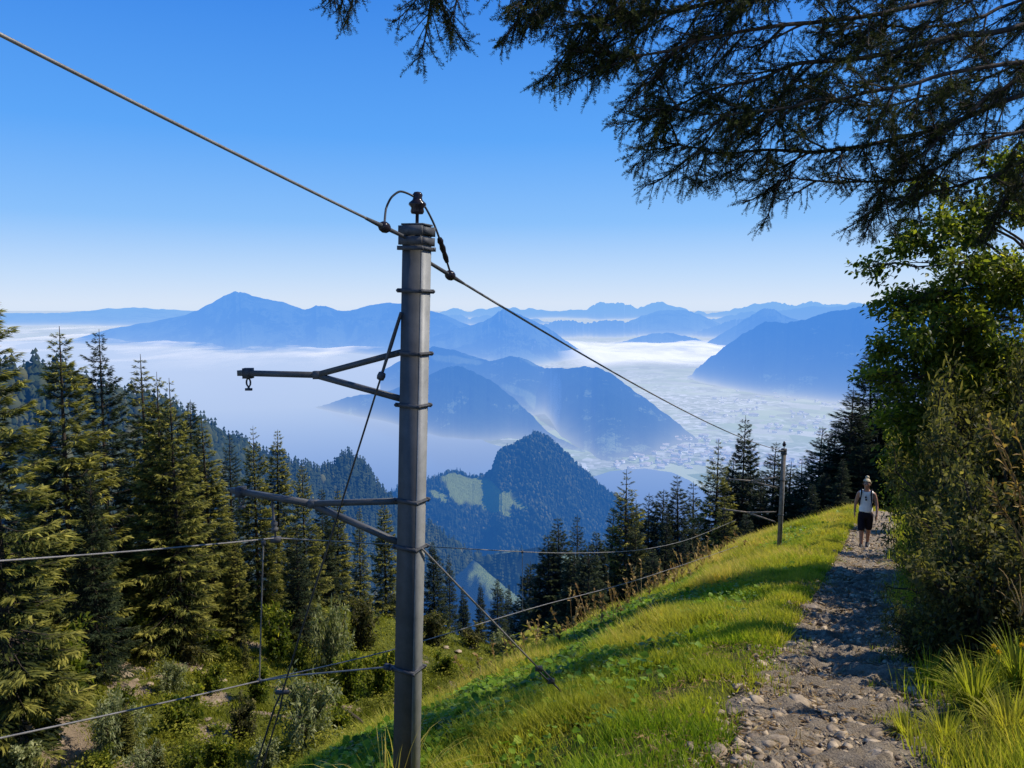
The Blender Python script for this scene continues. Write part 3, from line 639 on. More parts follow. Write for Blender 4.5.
left = [
 (-12, 262, 40, 'tall spruce cut by the left edge of the photo, its tip above the fog', 1, 1.1, 'spruce'),
 (59, 324, 54, 'broad sunlit spruce, first full tree from the left edge, tip against the fog', 0, 1.12, 'spruce'),
 (100, 327, 62, 'tall dark spruce just right of the broad sunlit one, tip against the fog', 2, .95, 'spruce_shaded'),
 (142, 352, 66, 'slim spruce with a thin tip, next right of the tall dark spruce', 3, 1.2, 'spruce'),
 (156, 370, 60, 'bushy spruce touching the right side of the slim thin-tipped spruce', 0, .9, 'spruce'),
 (170, 376, 58, 'sunlit olive spruce in the middle of the left stand', 4, 1.05, 'spruce'),
 (203, 414, 68, 'spruce with a visible pale trunk line, left of the lower bracket arm tip', 3, 1.25, 'spruce'),
 (186, 398, 72, 'half hidden dark spruce filling the gap in the middle of the left stand', 2, 1.0, 'spruce_shaded'),
 (226, 432, 80, 'dark spruce behind the pale trunked one, under the fog edge', 1, 1.1, 'spruce_shaded'),
 (251, 424, 74, 'loose spruce just above the tip of the lower bracket arm', 4, .95, 'spruce'),
 (273, 428, 78, 'pointed spruce above the middle of the lower bracket arm', 1, 1.1, 'spruce'),
 (300, 462, 72, 'short topped spruce right of the pointed one above the bracket arm', 2, .95, 'spruce'),
 (318, 486, 84, 'dark spruce crossed by the upper part of the stay cable', 0, 1.0, 'spruce_shaded'),
 (333, 487, 88, 'spruce rising behind the fork of the lower bracket arm', 3, 1.3, 'spruce'),
 (356, 506, 82, 'wide spruce between the bracket fork and the steel pole', 0, 1.0, 'spruce'),
 (382, 498, 92, 'spruce directly left of the steel pole', 1, 1.1, 'spruce'),
 (432, 540, 96, 'dark spruce directly right of the steel pole', 2, 1.0, 'spruce_shaded'),
 (448, 553, 100, 'second dark spruce to the right of the steel pole', 0, .95, 'spruce_shaded'),
 (462, 585, 104, 'low dark spruce behind the stay rope right of the pole', 3, 1.2, 'spruce_shaded'),
 (480, 581, 88, 'narrow dark spruce standing alone in the gap, left of its pair', 1, .9, 'spruce_shaded'),
 (497, 577, 90, 'narrow dark spruce standing alone in the gap, the tallest of three', 3, 1.15, 'spruce_shaded'),
 (508, 583, 92, 'narrow dark spruce standing alone in the gap, rightmost of three', 1, .85, 'spruce_shaded'),
 (130, 518, 648, 'small light green spruce in front of the left stand above the scree', 4, 1.1, 'spruce'),
 (2, 438, 660, 'yellowish sunlit spruce at the left edge, in front of the tallest one', 2, .8, 'spruce'),
 (180, 562, 614, 'little young spruce standing alone on the sunny grass ledge', 3, 1.1, 'spruce'),
 (238, 530, 645, 'medium spruce beside the vertical hanger rod of the wires', 1, 1.1, 'spruce'),
 (338, 588, 650, 'low dark green spruce left of the pole above the grey bushes', 0, 1.0, 'spruce'),
 (292, 520, 64, 'mid height spruce crossed by the stay cable below the bracket arm', 4, 1.0, 'spruce_shaded'),
 (82, 470, 49, 'lower dark spruce squeezed between the two tall left trees', 2, .9, 'spruce_shaded'),
 (34, 420, 60, 'shaded spruce behind the sunlit ones near the left edge', 0, 1.0, 'spruce_shaded'),
 (128, 700, 752, 'tiny young spruce on the scree near the lower wire', 4, 1.2, 'spruce'),
 (160, 735, 775, 'tiny young spruce at the bottom edge beside the bare soil', 0, 1.1, 'spruce'),
 (246, 628, 672, 'small dark young spruce at the foot of the hanger rod', 2, 1.1, 'spruce'),
]
for a in left: spruce(a[0], a[1], a[2], a[3], a[4], a[5], a[6], G1)
mid = [
 (551, 531, 52, 'leftmost spruce of the dark clump behind the crest, broad and low', 2, 1.15),
 (562, 515, 55, 'spruce with a thin needle tip, second in the clump behind the crest', 1, 1.1),
 (579, 513, 52, 'dense dark spruce beside the thin-tipped one behind the crest', 0, 1.0),
 (600, 528, 50, 'shaggy lower spruce left of the lone tall tip behind the crest', 2, 1.0),
 (628, 467, 54, 'tall spruce with layered open branches and a tip over the lake bay', 4, 1.0),
 (651, 491, 56, 'spruce right of the layered tall one behind the crest', 0, .9),
 (640, 520, 50, 'short full spruce in front of the layered tall one', 2, .9),
 (683, 473, 56, 'spruce with a slim tip against the lake bay, left of the tall pair', 1, 1.05),
 (668, 505, 52, 'rounder mid height spruce below the slim lake-bay tip', 2, .9),
 (719, 437, 58, 'left one of the tall pair of spruces against the town', 4, .95),
 (745, 413, 61, 'tallest spruce behind the crest, right one of the pair against the town', 0, .85),
 (729, 495, 50, 'smaller sunlit spruce at the foot of the tall pair', 4, 1.0),
 (700, 520, 48, 'low dark spruce filling the foot of the tall pair on the left', 2, .95),
 (775, 440, 60, 'spruce standing right behind the far pole', 1, 1.1),
 (764, 470, 56, 'lower spruce just left of the far pole', 0, .9),
 (530, 560, 58, 'lowest dark spruce at the left foot of the clump behind the crest', 0, 1.2),
]
mid += [
 (590, 540, 44, 'dark low spruce at the crest foot, left of the shaggy one', 0, 1.2),
 (612, 505, 60, 'dark spruce half hidden left of the layered tall one', 2, 1.15),
 (640, 498, 62, 'dark spruce filling the gap right of the layered tall one', 0, 1.2),
 (664, 488, 64, 'dark backing spruce between the lake-bay tip and the clump', 2, 1.2),
 (698, 480, 64, 'dark backing spruce left of the tall pair', 0, 1.2),
 (732, 455, 66, 'dark backing spruce between the two tall ones of the pair', 2, 1.2),
 (755, 452, 66, 'dark backing spruce right of the tallest one', 0, 1.2),
 (786, 462, 64, 'dark backing spruce touching the far pole on its right', 2, 1.3),
 (575, 548, 46, 'small dark spruce low at the crest under the thin-tipped one', 2, 1.2),
 (655, 545, 44, 'low dark spruce at the crest among the dry stalks', 0, 1.3),
 (690, 530, 43, 'low dark spruce at the crest left of the sunlit one', 2, 1.3),
 (750, 510, 42, 'low dark spruce at the crest before the tallest one', 0, 1.3),
]
for a in mid: spruce(a[0], a[1], a[2], a[3], a[4], a[5] * 1.15, 'spruce_shaded' if a[4] != 4 else 'spruce', G2)
right = [
 (792, 459, 60, 'spruce just right of the far pole, tip below the town', 3, 1.3),
 (806, 455, 58, 'loose topped spruce second to the right of the far pole', 4, 1.0),
 (821, 424, 56, 'tall spruce left of the dark mass, tip against the blue flank', 1, 1.1),
 (835, 419, 54, 'tall dark spruce merging into the dark mass above the walker', 2, 1.0),
 (852, 385, 52, 'very dark spruce directly above the walker', 0, 1.15),
 (874, 345, 54, 'tallest dark spruce right above the path end', 2, 1.1),
 (900, 360, 58, 'black-green spruce behind the broadleaf tree over the path', 0, 1.2),
 (845, 455, 46, 'low black spruce just left of the walker', 2, 1.3),
 (866, 440, 48, 'low black spruce hidden behind the walker', 0, 1.35),
 (890, 445, 50, 'low black spruce at the right end of the path', 2, 1.3),
 (925, 330, 60, 'dark spruce seen through gaps of the broadleaf tree', 1, 1.4),
 (955, 300, 55, 'dark spruce deep behind the broadleaf tree on the bank', 2, 1.3),
 (990, 280, 50, 'dark spruce behind the broadleaf tree near the right edge', 0, 1.3),
]
right += [
 (830, 470, 50, 'low black spruce between the far pole and the walker', 0, 1.3),
 (858, 410, 60, 'black backing spruce high above the walker', 2, 1.3),
 (880, 400, 62, 'black backing spruce under the left edge of the broadleaf tree', 0, 1.3),
 (815, 480, 47, 'low dark spruce just right of the far pole foot', 2, 1.3),
 (905, 430, 54, 'black backing spruce over the far end of the path', 2, 1.4),
]
for a in right: spruce(a[0], a[1], a[2], a[3], a[4], a[5] * 1.3, 'spruce_shaded', G3, hmin=5)

# ------------------------------------------------------------------ bushes
LEAF_V = np.array([[0, 0, 0], [.22, .20, .05], [.55, .27, .06], [1, 0, -.10], [.55, -.27, .06], [.22, -.20, .05], [.5, 0, -.01]])
LEAF_F = np.array([[0, 6, 1], [1, 6, 2], [2, 6, 3], [3, 6, 4], [4, 6, 5], [5, 6, 0]])
LEAF_LO_V = np.array([[0, 0, 0], [.45, .26, .05], [1, 0, -.08], [.45, -.26, .05]]); LEAF_LO_F = np.array([[0, 3, 1], [3, 2, 1]])
def bush_bags(seed, n=2600, size=.14, stems=9, spread=1.0, narrow=1.0, lo=True, flat=.0):
    """unit bush: about 1 m radius, 1.6 m tall, foot at the origin"""
    r = np.random.default_rng(seed); sb = Bag(); lb = Bag(); tips = []
    for i in range(stems):
        a = r.uniform(0, 6.28); l = r.uniform(.7, 1.15); o = r.uniform(.25, .95) * spread; q = np.linspace(0, 1, 6)
        P = np.stack([math.cos(a) * o * q ** 1.3, math.sin(a) * o * q ** 1.3, 1.45 * l * q - .35 * o * q ** 2.5], 1) + r.normal(0, .03, (6, 3)) * q[:, None]
        sb.add(*tube(P, np.linspace(.035, .008, 6), 5), .4)
        for k in range(7):
            b = P[r.integers(2, 6)]; d = r.normal(0, 1, 3); d[2] = abs(d[2]) * .7; d /= np.linalg.norm(d); e = b + d * r.uniform(.18, .42)
            sb.add(*tube(np.array([b, (b + e) / 2 + [0, 0, .03], e]), [.010, .007, .004], 3), .3); tips.append((b, e))
    tips = np.array(tips); k = r.integers(0, len(tips), n); u = r.uniform(.2, 1.1, n)[:, None]
    P = tips[k, 0] * (1 - u) + tips[k, 1] * u + r.normal(0, .055, (n, 3))
    P[:, 2] = np.abs(P[:, 2]); lowr = r.uniform(0, 1, n) < .35; P[lowr, 2] *= r.uniform(.1, .7, lowr.sum())
    D = (tips[k, 1] - tips[k, 0]) * 1.5 + r.normal(0, .45, (n, 3)); D[:, 2] -= .15
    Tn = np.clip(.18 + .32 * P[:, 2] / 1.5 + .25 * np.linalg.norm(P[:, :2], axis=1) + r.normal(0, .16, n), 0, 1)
    Mx = frames(D, r.uniform(-1.3, 1.3, n)) * (size * r.uniform(.6, 1.25, n))[:, None, None]; Mx[:, 1, :] *= narrow
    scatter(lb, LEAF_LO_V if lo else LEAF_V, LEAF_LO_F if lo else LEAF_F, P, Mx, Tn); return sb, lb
BUSH = [bush_bags(300, 3200, .15), bush_bags(301, 3600, .17, 11, 1.2, .5), bush_bags(302, 2600, .20, 8, .9)]
BUSH_F = [bush_bags(310, 10500, .060, 16, 1.0, 1.0, False), bush_bags(311, 11500, .075, 16, 1.2, .5, False), bush_bags(312, 9000, .075, 14, .9, .9, False)]
_bm = {}
def bush(P, rad, hgt, label, var=0, mat='leaf', fine=False, rz=0.0, group=None, name='bush', cat='bush'):
    key = (var, mat, fine); o = empty(name, (P[0], P[1], P[2] - .08), rz)
    if key not in _bm:
        sb, lb = (BUSH_F if fine else BUSH)[var]; _bm[key] = (sb.build('stem', M['bark'], o), lb.build('foliage', M[mat], o))
    else:
        for src in _bm[key]: c = src.copy(); COL.objects.link(c); c.parent = o
    o.scale = (rad, rad, hgt / 1.5); tag(o, label, cat, group); return o
GB = 'bushes in the gully'
for px, yb, yt, rpx, lab, var, mat in [
 (66, 706, 622, 40, 'round green bush at the left edge over the bare soil', 0, 'leaf'),
 (24, 700, 640, 34, 'low yellow-green bush at the left edge beside the round one', 2, 'leaf'),
 (110, 758, 690, 30, 'grey-green bush below the lower wire beside the soil scar', 1, 'leaf_grey'),
 (150, 655, 600, 24, 'yellowish bush at the foot of the light green small spruce', 2, 'leaf'),
 (279, 662, 606, 24, 'olive bush right of the hanger rod under the stand', 0, 'leaf'),
 (328, 676, 596, 22, 'tall silvery bush right of the stay cable', 1, 'leaf_grey'),
 (308, 750, 662, 34, 'large grey-green willow bush behind the stay cable foot', 1, 'leaf_grey'),
 (268, 775, 735, 22, 'dull green bush at the stay cable foot', 0, 'leaf_grey'),
 (190, 664, 642, 12, 'small dark bush in the middle of the rocky slope', 2, 'leaf_dark'),
 (240, 738, 698, 20, 'dark rounded bush beside the narrow soil streak', 0, 'leaf_dark'),
 (352, 700, 650, 22, 'leafy bush left of the pole above the fallen log', 0, 'leaf'),
 (185, 728, 690, 22, 'yellow-green bush low on the rocky slope', 2, 'leaf'),
 (215, 655, 628, 18, 'bright low bush on the sunny grass ledge', 2, 'leaf'),
 (362, 650, 600, 22, 'dark bush directly left of the pole', 0, 'leaf_dark'),
 (518, 648, 606, 20, 'bright rounded deciduous bush in the gap below the three narrow spruces', 0, 'leaf'),
 (500, 655, 630, 16, 'dull lower bush left of the bright rounded one in the gap', 1, 'leaf_grey'),
 (474, 648, 626, 14, 'small bush at the edge of the little valley meadow', 2, 'leaf_dark'),
 (20, 775, 735, 26, 'leafy bush in the bottom left corner', 2, 'leaf_grey'),
 (150, 780, 738, 20, 'pale shrubby bush at the bottom edge, right of the soil scar', 1, 'leaf_grey'),
 (436, 644, 610, 20, 'dark bush at the foot of the spruces right behind the pole', 0, 'leaf_dark'),

 (48, 745, 705, 22, 'small leafy bush sitting on the bare soil scar', 0, 'leaf'),
 (90, 668, 620, 24, 'yellow-green bush right of the round one at the left edge', 2, 'leaf'),
 (128, 716, 684, 20, 'low bright bush between the scree and the lower wire', 0, 'leaf'),
 (172, 690, 656, 18, 'dull green bush above the small young spruce of the scree', 1, 'leaf_grey'),
 (210, 692, 664, 16, 'little bright bush right of the pale rocks', 2, 'leaf'),
 (256, 700, 664, 18, 'yellow-green bush left of the large willow bush', 0, 'leaf'),
 (222, 765, 728, 20, 'bright bush at the bottom edge left of the stay cable foot', 2, 'leaf'),
 (196, 778, 742, 18, 'leafy low bush at the bottom edge beside the narrow soil streak', 0, 'leaf'),
 (340, 735, 700, 18, 'leafy bush right of the fallen log', 2, 'leaf'),
 (300, 672, 640, 16, 'bright bush below the short topped spruces', 0, 'leaf'),
 (380, 690, 650, 20, 'yellow-green bush touching the left side of the pole', 2, 'leaf'),
 (100, 775, 745, 20, 'low green bush at the bottom edge right of the soil scar', 0, 'leaf'),
 (232, 628, 596, 16, 'bright young bush at the upper end of the grass ledge', 0, 'leaf'),
 (445, 672, 652, 12, 'low green bush among the rocks right of the pole', 2, 'leaf'),
]:
    P = hit(px, yb); bush(P, rpx / F_PX * P[1], (yb - yt) / F_PX * P[1], lab, var, mat, False, px * .37, GB)

# fallen log and boulders in the gully
def rock_bag(seed, flat=.7, sub=3):
    bm = bmesh.new(); bmesh.ops.create_icosphere(bm, subdivisions=sub, radius=1); bm.verts.ensure_lookup_table()
    V = np.array([v.co[:] for v in bm.verts]); Fc = np.array([[v.index for v in f.verts] for f in bm.faces]); bm.free()
    r = np.random.default_rng(seed)
    for k in range(9):
        n = r.normal(0, 1, 3); n /= np.linalg.norm(n); d = r.uniform(.40, .80); e = V @ n - d; V -= np.clip(e, 0, None)[:, None] * n * .92
    V *= (1 + .10 * fbm(V[:, 0] * 2 + seed, V[:, 1] * 2 + V[:, 2] * 1.7, seed, 3))[:, None]
    V *= np.array([r.uniform(.9, 1.3), r.uniform(.7, 1.0), flat]); return V, Fc
ROCKS = [rock_bag(400 + i, f) for i, f in enumerate((.35, .5, .42, .6, .3))]
def rock(P, size, label, var, group, name='boulder', cat='rock'):
    V, Fc = ROCKS[var]; o = mesh(name, V, Fc, M['stone'], None, {'tint': np.full(len(V), .3 + .13 * var)}, False)
    o.location = (P[0], P[1], P[2] + size * .12); o.scale = (size,) * 3; o.rotation_euler = (rng.uniform(-.2, .2), rng.uniform(-.2, .2), rng.uniform(0, 6.28)); tag(o, label, cat, group); return o
for i, (px, py, s_) in enumerate([(205, 640, .8), (214, 645, .6), (195, 638, .5), (140, 672, .9), (150, 684, .6), (207, 690, 1.0), (215, 703, .8), (222, 682, .7), (445, 648, .7), (458, 652, .9), (470, 649, .6), (480, 660, .7), (440, 664, .6), (415, 660, .6), (195, 690, .6), (165, 682, .5), (118, 668, .7), (126, 676, .9), (134, 682, .6), (112, 676, .5), (186, 664, .6), (198, 672, .7), (28, 722, .8), (44, 730, .6), (60, 742, .9), (36, 748, .7), (74, 756, .6), (52, 718, .5), (212, 728, .7), (220, 738, .6), (208, 720, .5)]):
    P = hit(px, py); rock(P, s_ * .6, 'grey rock lying on the grassy gully floor near the pole foot' if px > 400 else 'pale grey rock poking out of the rocky left slope', i % 5, 'rocks on the gully floor' if px > 400 else 'rocks on the left slope')
P = hit(347, 716); d_ = np.array([1.5, -.9, -.45]); b = Bag(); q = np.linspace(-1, 1, 9)[:, None]; tube_capped(b, P + [0, 0, .25] + d_ * q + .05 * np.sin(q * 4) * [0, 0, 1], np.linspace(.17, .12, 9), 9, .4)
tag(b.build('fallen_log', M['bark'], None, True), 'dark fallen log lying in the bushes left of the pole foot', 'log')

# ------------------------------------------------------------------ gully grass and herbs (uncountable)
BL_V = np.array([[-.5, 0, 0], [.5, 0, 0], [-.36, .10, .5], [.36, .10, .5], [0, .34, 1.0]])
BL_T = np.array([[2, 3, 4]]); BL_Q = np.array([[0, 1, 3, 2]])
BL3 = np.array([[0, 1, 3], [0, 3, 2], [2, 3, 4]])
def blades(bag, P, h, wdt, bend, r, tint, lean=None):
    n = len(P); a = r.uniform(0, 6.283, n); c, s_ = np.cos(a), np.sin(a); z = np.zeros(n)
    Mx = np.stack([np.stack([c * wdt, s_ * wdt, z], -1), np.stack([-s_ * bend * h, c * bend * h, -.25 * bend * h], -1), np.stack([z, z, h], -1)], 1)
    if lean is not None: Mx[:, 2, :2] += lean * h[:, None]
    scatter(bag, BL_V, BL3, P, Mx, tint)
def vis(P, m=25):
    qx, qy = project(P); return (qx > -m) & (qx < 1024 + m) & (qy < 768 + m * 3)
def ground_pts(n, smin, smax, dmin, dmax, r, pw=1.0):
    s = smin * (smax / smin) ** (r.uniform(0, 1, n) ** pw); d = r.uniform(dmin, dmax, n); x, y = xy_of(s, d + path_c(s)); return s, d, np.stack([x, y, ground_h(x, y)], 1)
r = np.random.default_rng(900); gb = Bag()
# near verge and crest, left of the trail
s, d, P = ground_pts(760000, 2.6, 42, -6.6, -.45, r, .62)
half = path_half(s); e = -d - half * .92 + .24 - .34 * fbm(P[:, 0] * 1.3, P[:, 1] * 1.3, 61, 4)
clump = vnoise(P[:, 0] * 2.6, P[:, 1] * 2.6, 62); patch = vnoise(P[:, 0] * .55, P[:, 1] * .55, 63)
keep = (r.uniform(0, 1, len(P)) < np.clip((e + .10) * 2.2, 0, 1) * np.clip(-.05 + 1.2 * clump ** 1.2, .03, 1)) & vis(P) & (d > -5.9)
P, s, d, clump, patch = P[keep], s[keep], d[keep], clump[keep], patch[keep]; n = len(P)
dist = np.linalg.norm(P, axis=1)
dry = np.clip((patch - .36) * 2.6, 0, 1) * np.clip((-d - .4) / .8, .35, 1)
h = (.025 + .055 * r.uniform(0, 1, n) ** 1.5 + .055 * clump) * (1 + 1.2 * dry) * (1 + dist / 45); wd = (.0042 + .0030 * r.uniform(0, 1, n)) * (1 + dist / 9)
fringe = np.clip(np.maximum(1 - np.abs(d + 1.0) / .7, (-d - 3.4) / 1.2), 0, 1) * np.clip((s - 5) / 4, 0, 1) * (r.uniform(0, 1, n) < .6); p3 = vnoise(P[:, 0] * 1.5, P[:, 1] * 1.5, 163); tint = np.clip(.12 + .10 * np.clip((s - 7) / 6, 0, 1) + .40 * r.uniform(0, 1, n) + .50 * (p3 - .42) + .52 * dry * r.uniform(.2, 1, n) + .42 * fringe * r.uniform(.4, 1, n), 0, 1)
blades(gb, P - [0, 0, .01], h, wd, .35 + .9 * r.uniform(0, 1, n), r, tint, np.stack([-.12 + .35 * r.normal(0, 1, n), .35 * r.normal(0, 1, n)], 1))
# right verge and bank foot
s, d, P = ground_pts(170000, 2.3, 40, .35, 3.2, r, .75)
e = d - path_half(s, 1) - .22 * fbm(P[:, 0] * 1.3, P[:, 1] * 1.3, 64, 4); clump = vnoise(P[:, 0] * 2.2, P[:, 1] * 2.2, 65)
keep = (r.uniform(0, 1, len(P)) < np.clip((e + .15) * 2.0, 0, 1) * (.05 + .9 * clump ** 1.6) * np.clip(np.where(s < 5.2, 1.2, .75) - d * .3, .08, 1)) & vis(P); P, s, clump = P[keep], s[keep], clump[keep]; n = len(P); dist = np.linalg.norm(P, axis=1)
h = (.07 + .13 * r.uniform(0, 1, n) + .08 * clump) * (1 + dist / 40); wd = (.0045 + .003 * r.uniform(0, 1, n)) * (1 + dist / 9)
blades(gb, P - [0, 0, .01], h, wd, .4 + 1.0 * r.uniform(0, 1, n), r, np.clip(-.12 + .75 * r.uniform(0, 1, n) + .30 * clump, 0, .95), np.stack([-.3 * r.uniform(0, 1, n), -.2 * r.uniform(-1, 1, n)], 1))
# stray tufts on the trail
s, d, P = ground_pts(26000, 2.6, 34, -.9, .8, r, .7); c_ = vnoise(P[:, 0] * 1.9, P[:, 1] * 1.9, 66); k = (c_ > .66) & (np.abs(d) > .25) & vis(P); P = P[k]; n = len(P)
blades(gb, P, .03 + .07 * r.uniform(0, 1, n), .004 + .004 * r.uniform(0, 1, n), .4 + r.uniform(0, 1, n), r, np.clip(.2 + .5 * r.uniform(0, 1, n), 0, 1))
tag(gb.build('grass', M['grass']), 'green and yellow grass covering the verges of the trail', 'grass', kind='stuff')

# broad leaved herbs on the sunny crest
hbg = Bag(); s, d, P = ground_pts(190000, 3.2, 40, -6.4, -1.1, r, .62)
c1 = .35 + .65 * vnoise(P[:, 0] * 1.1, P[:, 1] * 1.1, 67); c2 = vnoise(P[:, 0] * 4, P[:, 1] * 4, 68)
k = (r.uniform(0, 1, len(P)) < np.clip((-d - 1.3) / 2.2, .10, 1) * np.clip(c1 * 2.2 - .45, 0, 1) * (.3 + c2)) & vis(P); P, d = P[k], d[k]; n = len(P); dist = np.linalg.norm(P, axis=1)
D = r.normal(0, 1, (n, 3)); D[:, 2] = r.uniform(-.15, .5, n); P = P + np.stack([np.zeros(n), np.zeros(n), r.uniform(.015, .11, n)], 1)
scatter(hbg, LEAF_V, LEAF_F, P, frames(D, r.normal(0, .45, n)) * ((.018 + .060 * r.uniform(0, 1, n) ** 2.2) * (1 + dist / 30))[:, None, None] * np.array([1, 1.5, 1])[None, :, None], np.clip(.02 + .62 * r.uniform(0, 1, n) + .75 * (vnoise(P[:, 0] * 1.3, P[:, 1] * 1.3, 69) - .42), 0, 1))
tag(hbg.build('herbs', M['herb']), 'low broad leaved herbs carpeting the sunny crest', 'herbs', kind='stuff')

# long grass tussocks and tall dry stalks
def tussock(bag, P, n, L, r, tint0=.3, w0=.006):
    a = r.uniform(0, 6.283, n); out_ = np.stack([np.cos(a), np.sin(a)], 1); l = L * r.uniform(.55, 1.1, n); sp_ = r.uniform(.25, 1.0, n); q = np.linspace(0, 1, 6)
    hx = l[:, None] * sp_[:, None] * q ** 1.4 * .8; hz = l[:, None] * (q * (1.15 - .25 * sp_[:, None]) - .62 * sp_[:, None] * q ** 2.6)
    C = np.stack([P[0] + out_[:, 0:1] * (hx + .03), P[1] + out_[:, 1:2] * (hx + .03), P[2] + hz], -1)
    sd_ = np.stack([-out_[:, 1], out_[:, 0], np.zeros(n)], 1)[:, None, :] * (w0 * r.uniform(.6, 1.2, n))[:, None, None] * (1 - q ** 1.6)[None, :, None]
    V = np.stack([C - sd_, C + sd_], 2).reshape(n, 12, 3); F1 = np.array([[2 * i, 2 * i + 1, 2 * i + 3, 2 * i + 2] for i in range(5)])
    bag.add(V.reshape(-1, 3), (F1[None] + (np.arange(n) * 12)[:, None, None]).reshape(-1, 4), np.repeat(np.clip(tint0 + r.normal(0, .16, n), 0, 1), 12))
GT = 'long grass tussocks on the right bank'
for i, (px, py, L, n, lab) in enumerate([(975, 715, .50, 260, 'large arching grass tussock in the bottom right, silvery tips'), (930, 690, .36, 170, 'grass tussock at the right edge of the trail, lower end'), (1010, 745, .42, 220, 'grass tussock in the bottom right corner'), (1018, 690, .52, 200, 'tall grass tussock at the right edge above the corner one'), (945, 745, .30, 170, 'short grass tussock at the bottom right edge of the trail'), (905, 735, .22, 110, 'lowest small tussock reaching onto the trail'), (965, 668, .42, 150, 'shaded tussock under the dark shrub on the bank'), (925, 640, .34, 110, 'small shaded tussock beside the trail on the right bank'), (1000, 640, .50, 130, 'thin tussock with bleached blades below the dry plant'), (915, 585, .40, 130, 'sunlit tussock halfway up the right trail edge'), (900, 556, .42, 120, 'bright tussock on the right trail edge near the walker')]):
    b = Bag(); P = hit(px, py); tussock(b, P - [0, 0, .03], n, L * (1 + .02 * P[1] ** 1.0), np.random.default_rng(700 + i), .36 if i not in (6, 7) else .22, .0055 * (1 + P[1] / 14)); tag(b.build('grass_tussock', M['grass']), lab, 'grass tussock', GT)
b = Bag(); P = np.array([*(at(393, 766, 4.42)[:2]), 0]); 
for j in range(3):
    x, y = P[0] + (j - 1) * .05, P[1] + .02 * j; tussock(b, np.array([x, y, float(ground_h(x, y))]), 26, .95, np.random.default_rng(740 + j), .90, .006)
tag(b.build('dry_grass', M['grass']), 'tall dry straw grass growing against the foot of the steel pole', 'dry grass')
sb = Bag(); rr_ = np.random.default_rng(760)
for k in range(150):
    s0 = rr_.uniform(9, 27); d0 = rr_.uniform(-5.6, -3.6); x, y = xy_of(s0, d0 + path_c(s0)); g0 = np.array([x, y, float(ground_h(x, y))]); L = rr_.uniform(.35, 1.05) * (1 if rr_.uniform() < .4 else .6); ln = rr_.normal(0, .22, 2) + [-.08, 0]
    q = np.linspace(0, 1, 6)[:, None]; C = g0 + np.concatenate([ln * L * q ** 1.6, L * q], 1); w_ = .0035 * (1 + y / 12)
    sb.add(*tube(C, np.linspace(w_, w_ * .5, 6), 3), rr_.uniform(.2, .9))
    m = 14; u = rr_.uniform(.62, 1.0, m)[:, None]; PP = g0 + np.concatenate([ln * L * u ** 1.6, L * u], 1); D = rr_.normal(0, .6, (m, 3)) + [0, 0, 1.0]
    scatter(sb, LEAF_LO_V, LEAF_LO_F, PP, frames(D, rr_.uniform(-1, 1, m)) * (.05 * (1 + y / 22) * rr_.uniform(.5, 1.2, m))[:, None, None], np.full(m, rr_.uniform(.0, .8)))
tag(sb.build('dry_stalks', M['stalk']), 'tall dry seed stalks standing along the crest against the dark spruces', 'dry stalks', kind='stuff')

# rough grass on the far side of the gully
mb = Bag(); rg = np.random.default_rng(800)
n0 = 420000; Yg = 16 * (105 / 16) ** rg.uniform(0, 1, n0); Xg = (rg.uniform(-40, 600, n0) - 512) / F_PX * Yg * 1.02; P = np.stack([Xg, Yg, ground_h(Xg, Yg)], 1); sg, pg = sp_of(Xg, Yg); dg = pg - path_c(sg)
so_ = np.clip((fbm(Xg * .25, Yg * .25, 31, 4) - .16) * 3.2, 0, 1) * np.clip((75 - Yg) / 15, 0, 1)
for (cx_, cy_, rad) in ((40, 738, 3.2), (22, 716, 2.0), (70, 755, 2.0), (122, 674, 2.0), (192, 668, 1.5), (216, 736, 1.3), (216, 702, 1.3), (130, 690, 1.5), (330, 640, 1.0)):
    h_ = hit(cx_, cy_); so_ = np.maximum(so_, 1.1 * np.exp(-(((Xg - h_[0]) ** 2 + (Yg - h_[1]) ** 2) / rad ** 2)))
c1 = vnoise(Xg * .5, Yg * .5, 71); k = (dg < -6) & (rg.uniform(0, 1, n0) < (1.0 - 1.0 * so_) * (.12 + .95 * c1 ** 1.2)); P, c1 = P[k], c1[k]; n = len(P)
pt = vnoise(P[:, 0] * .17, P[:, 1] * .17, 72)
blades(mb, P - [0, 0, .04], .20 + .36 * rg.uniform(0, 1, n) * c1 + .1, (.020 + .03 * rg.uniform(0, 1, n)) * (.6 + P[:, 1] / 60), .5 + .9 * rg.uniform(0, 1, n), rg, np.clip(.15 + .45 * rg.uniform(0, 1, n) + .5 * (pt - .4), 0, 1), np.full((n, 2), -.12))
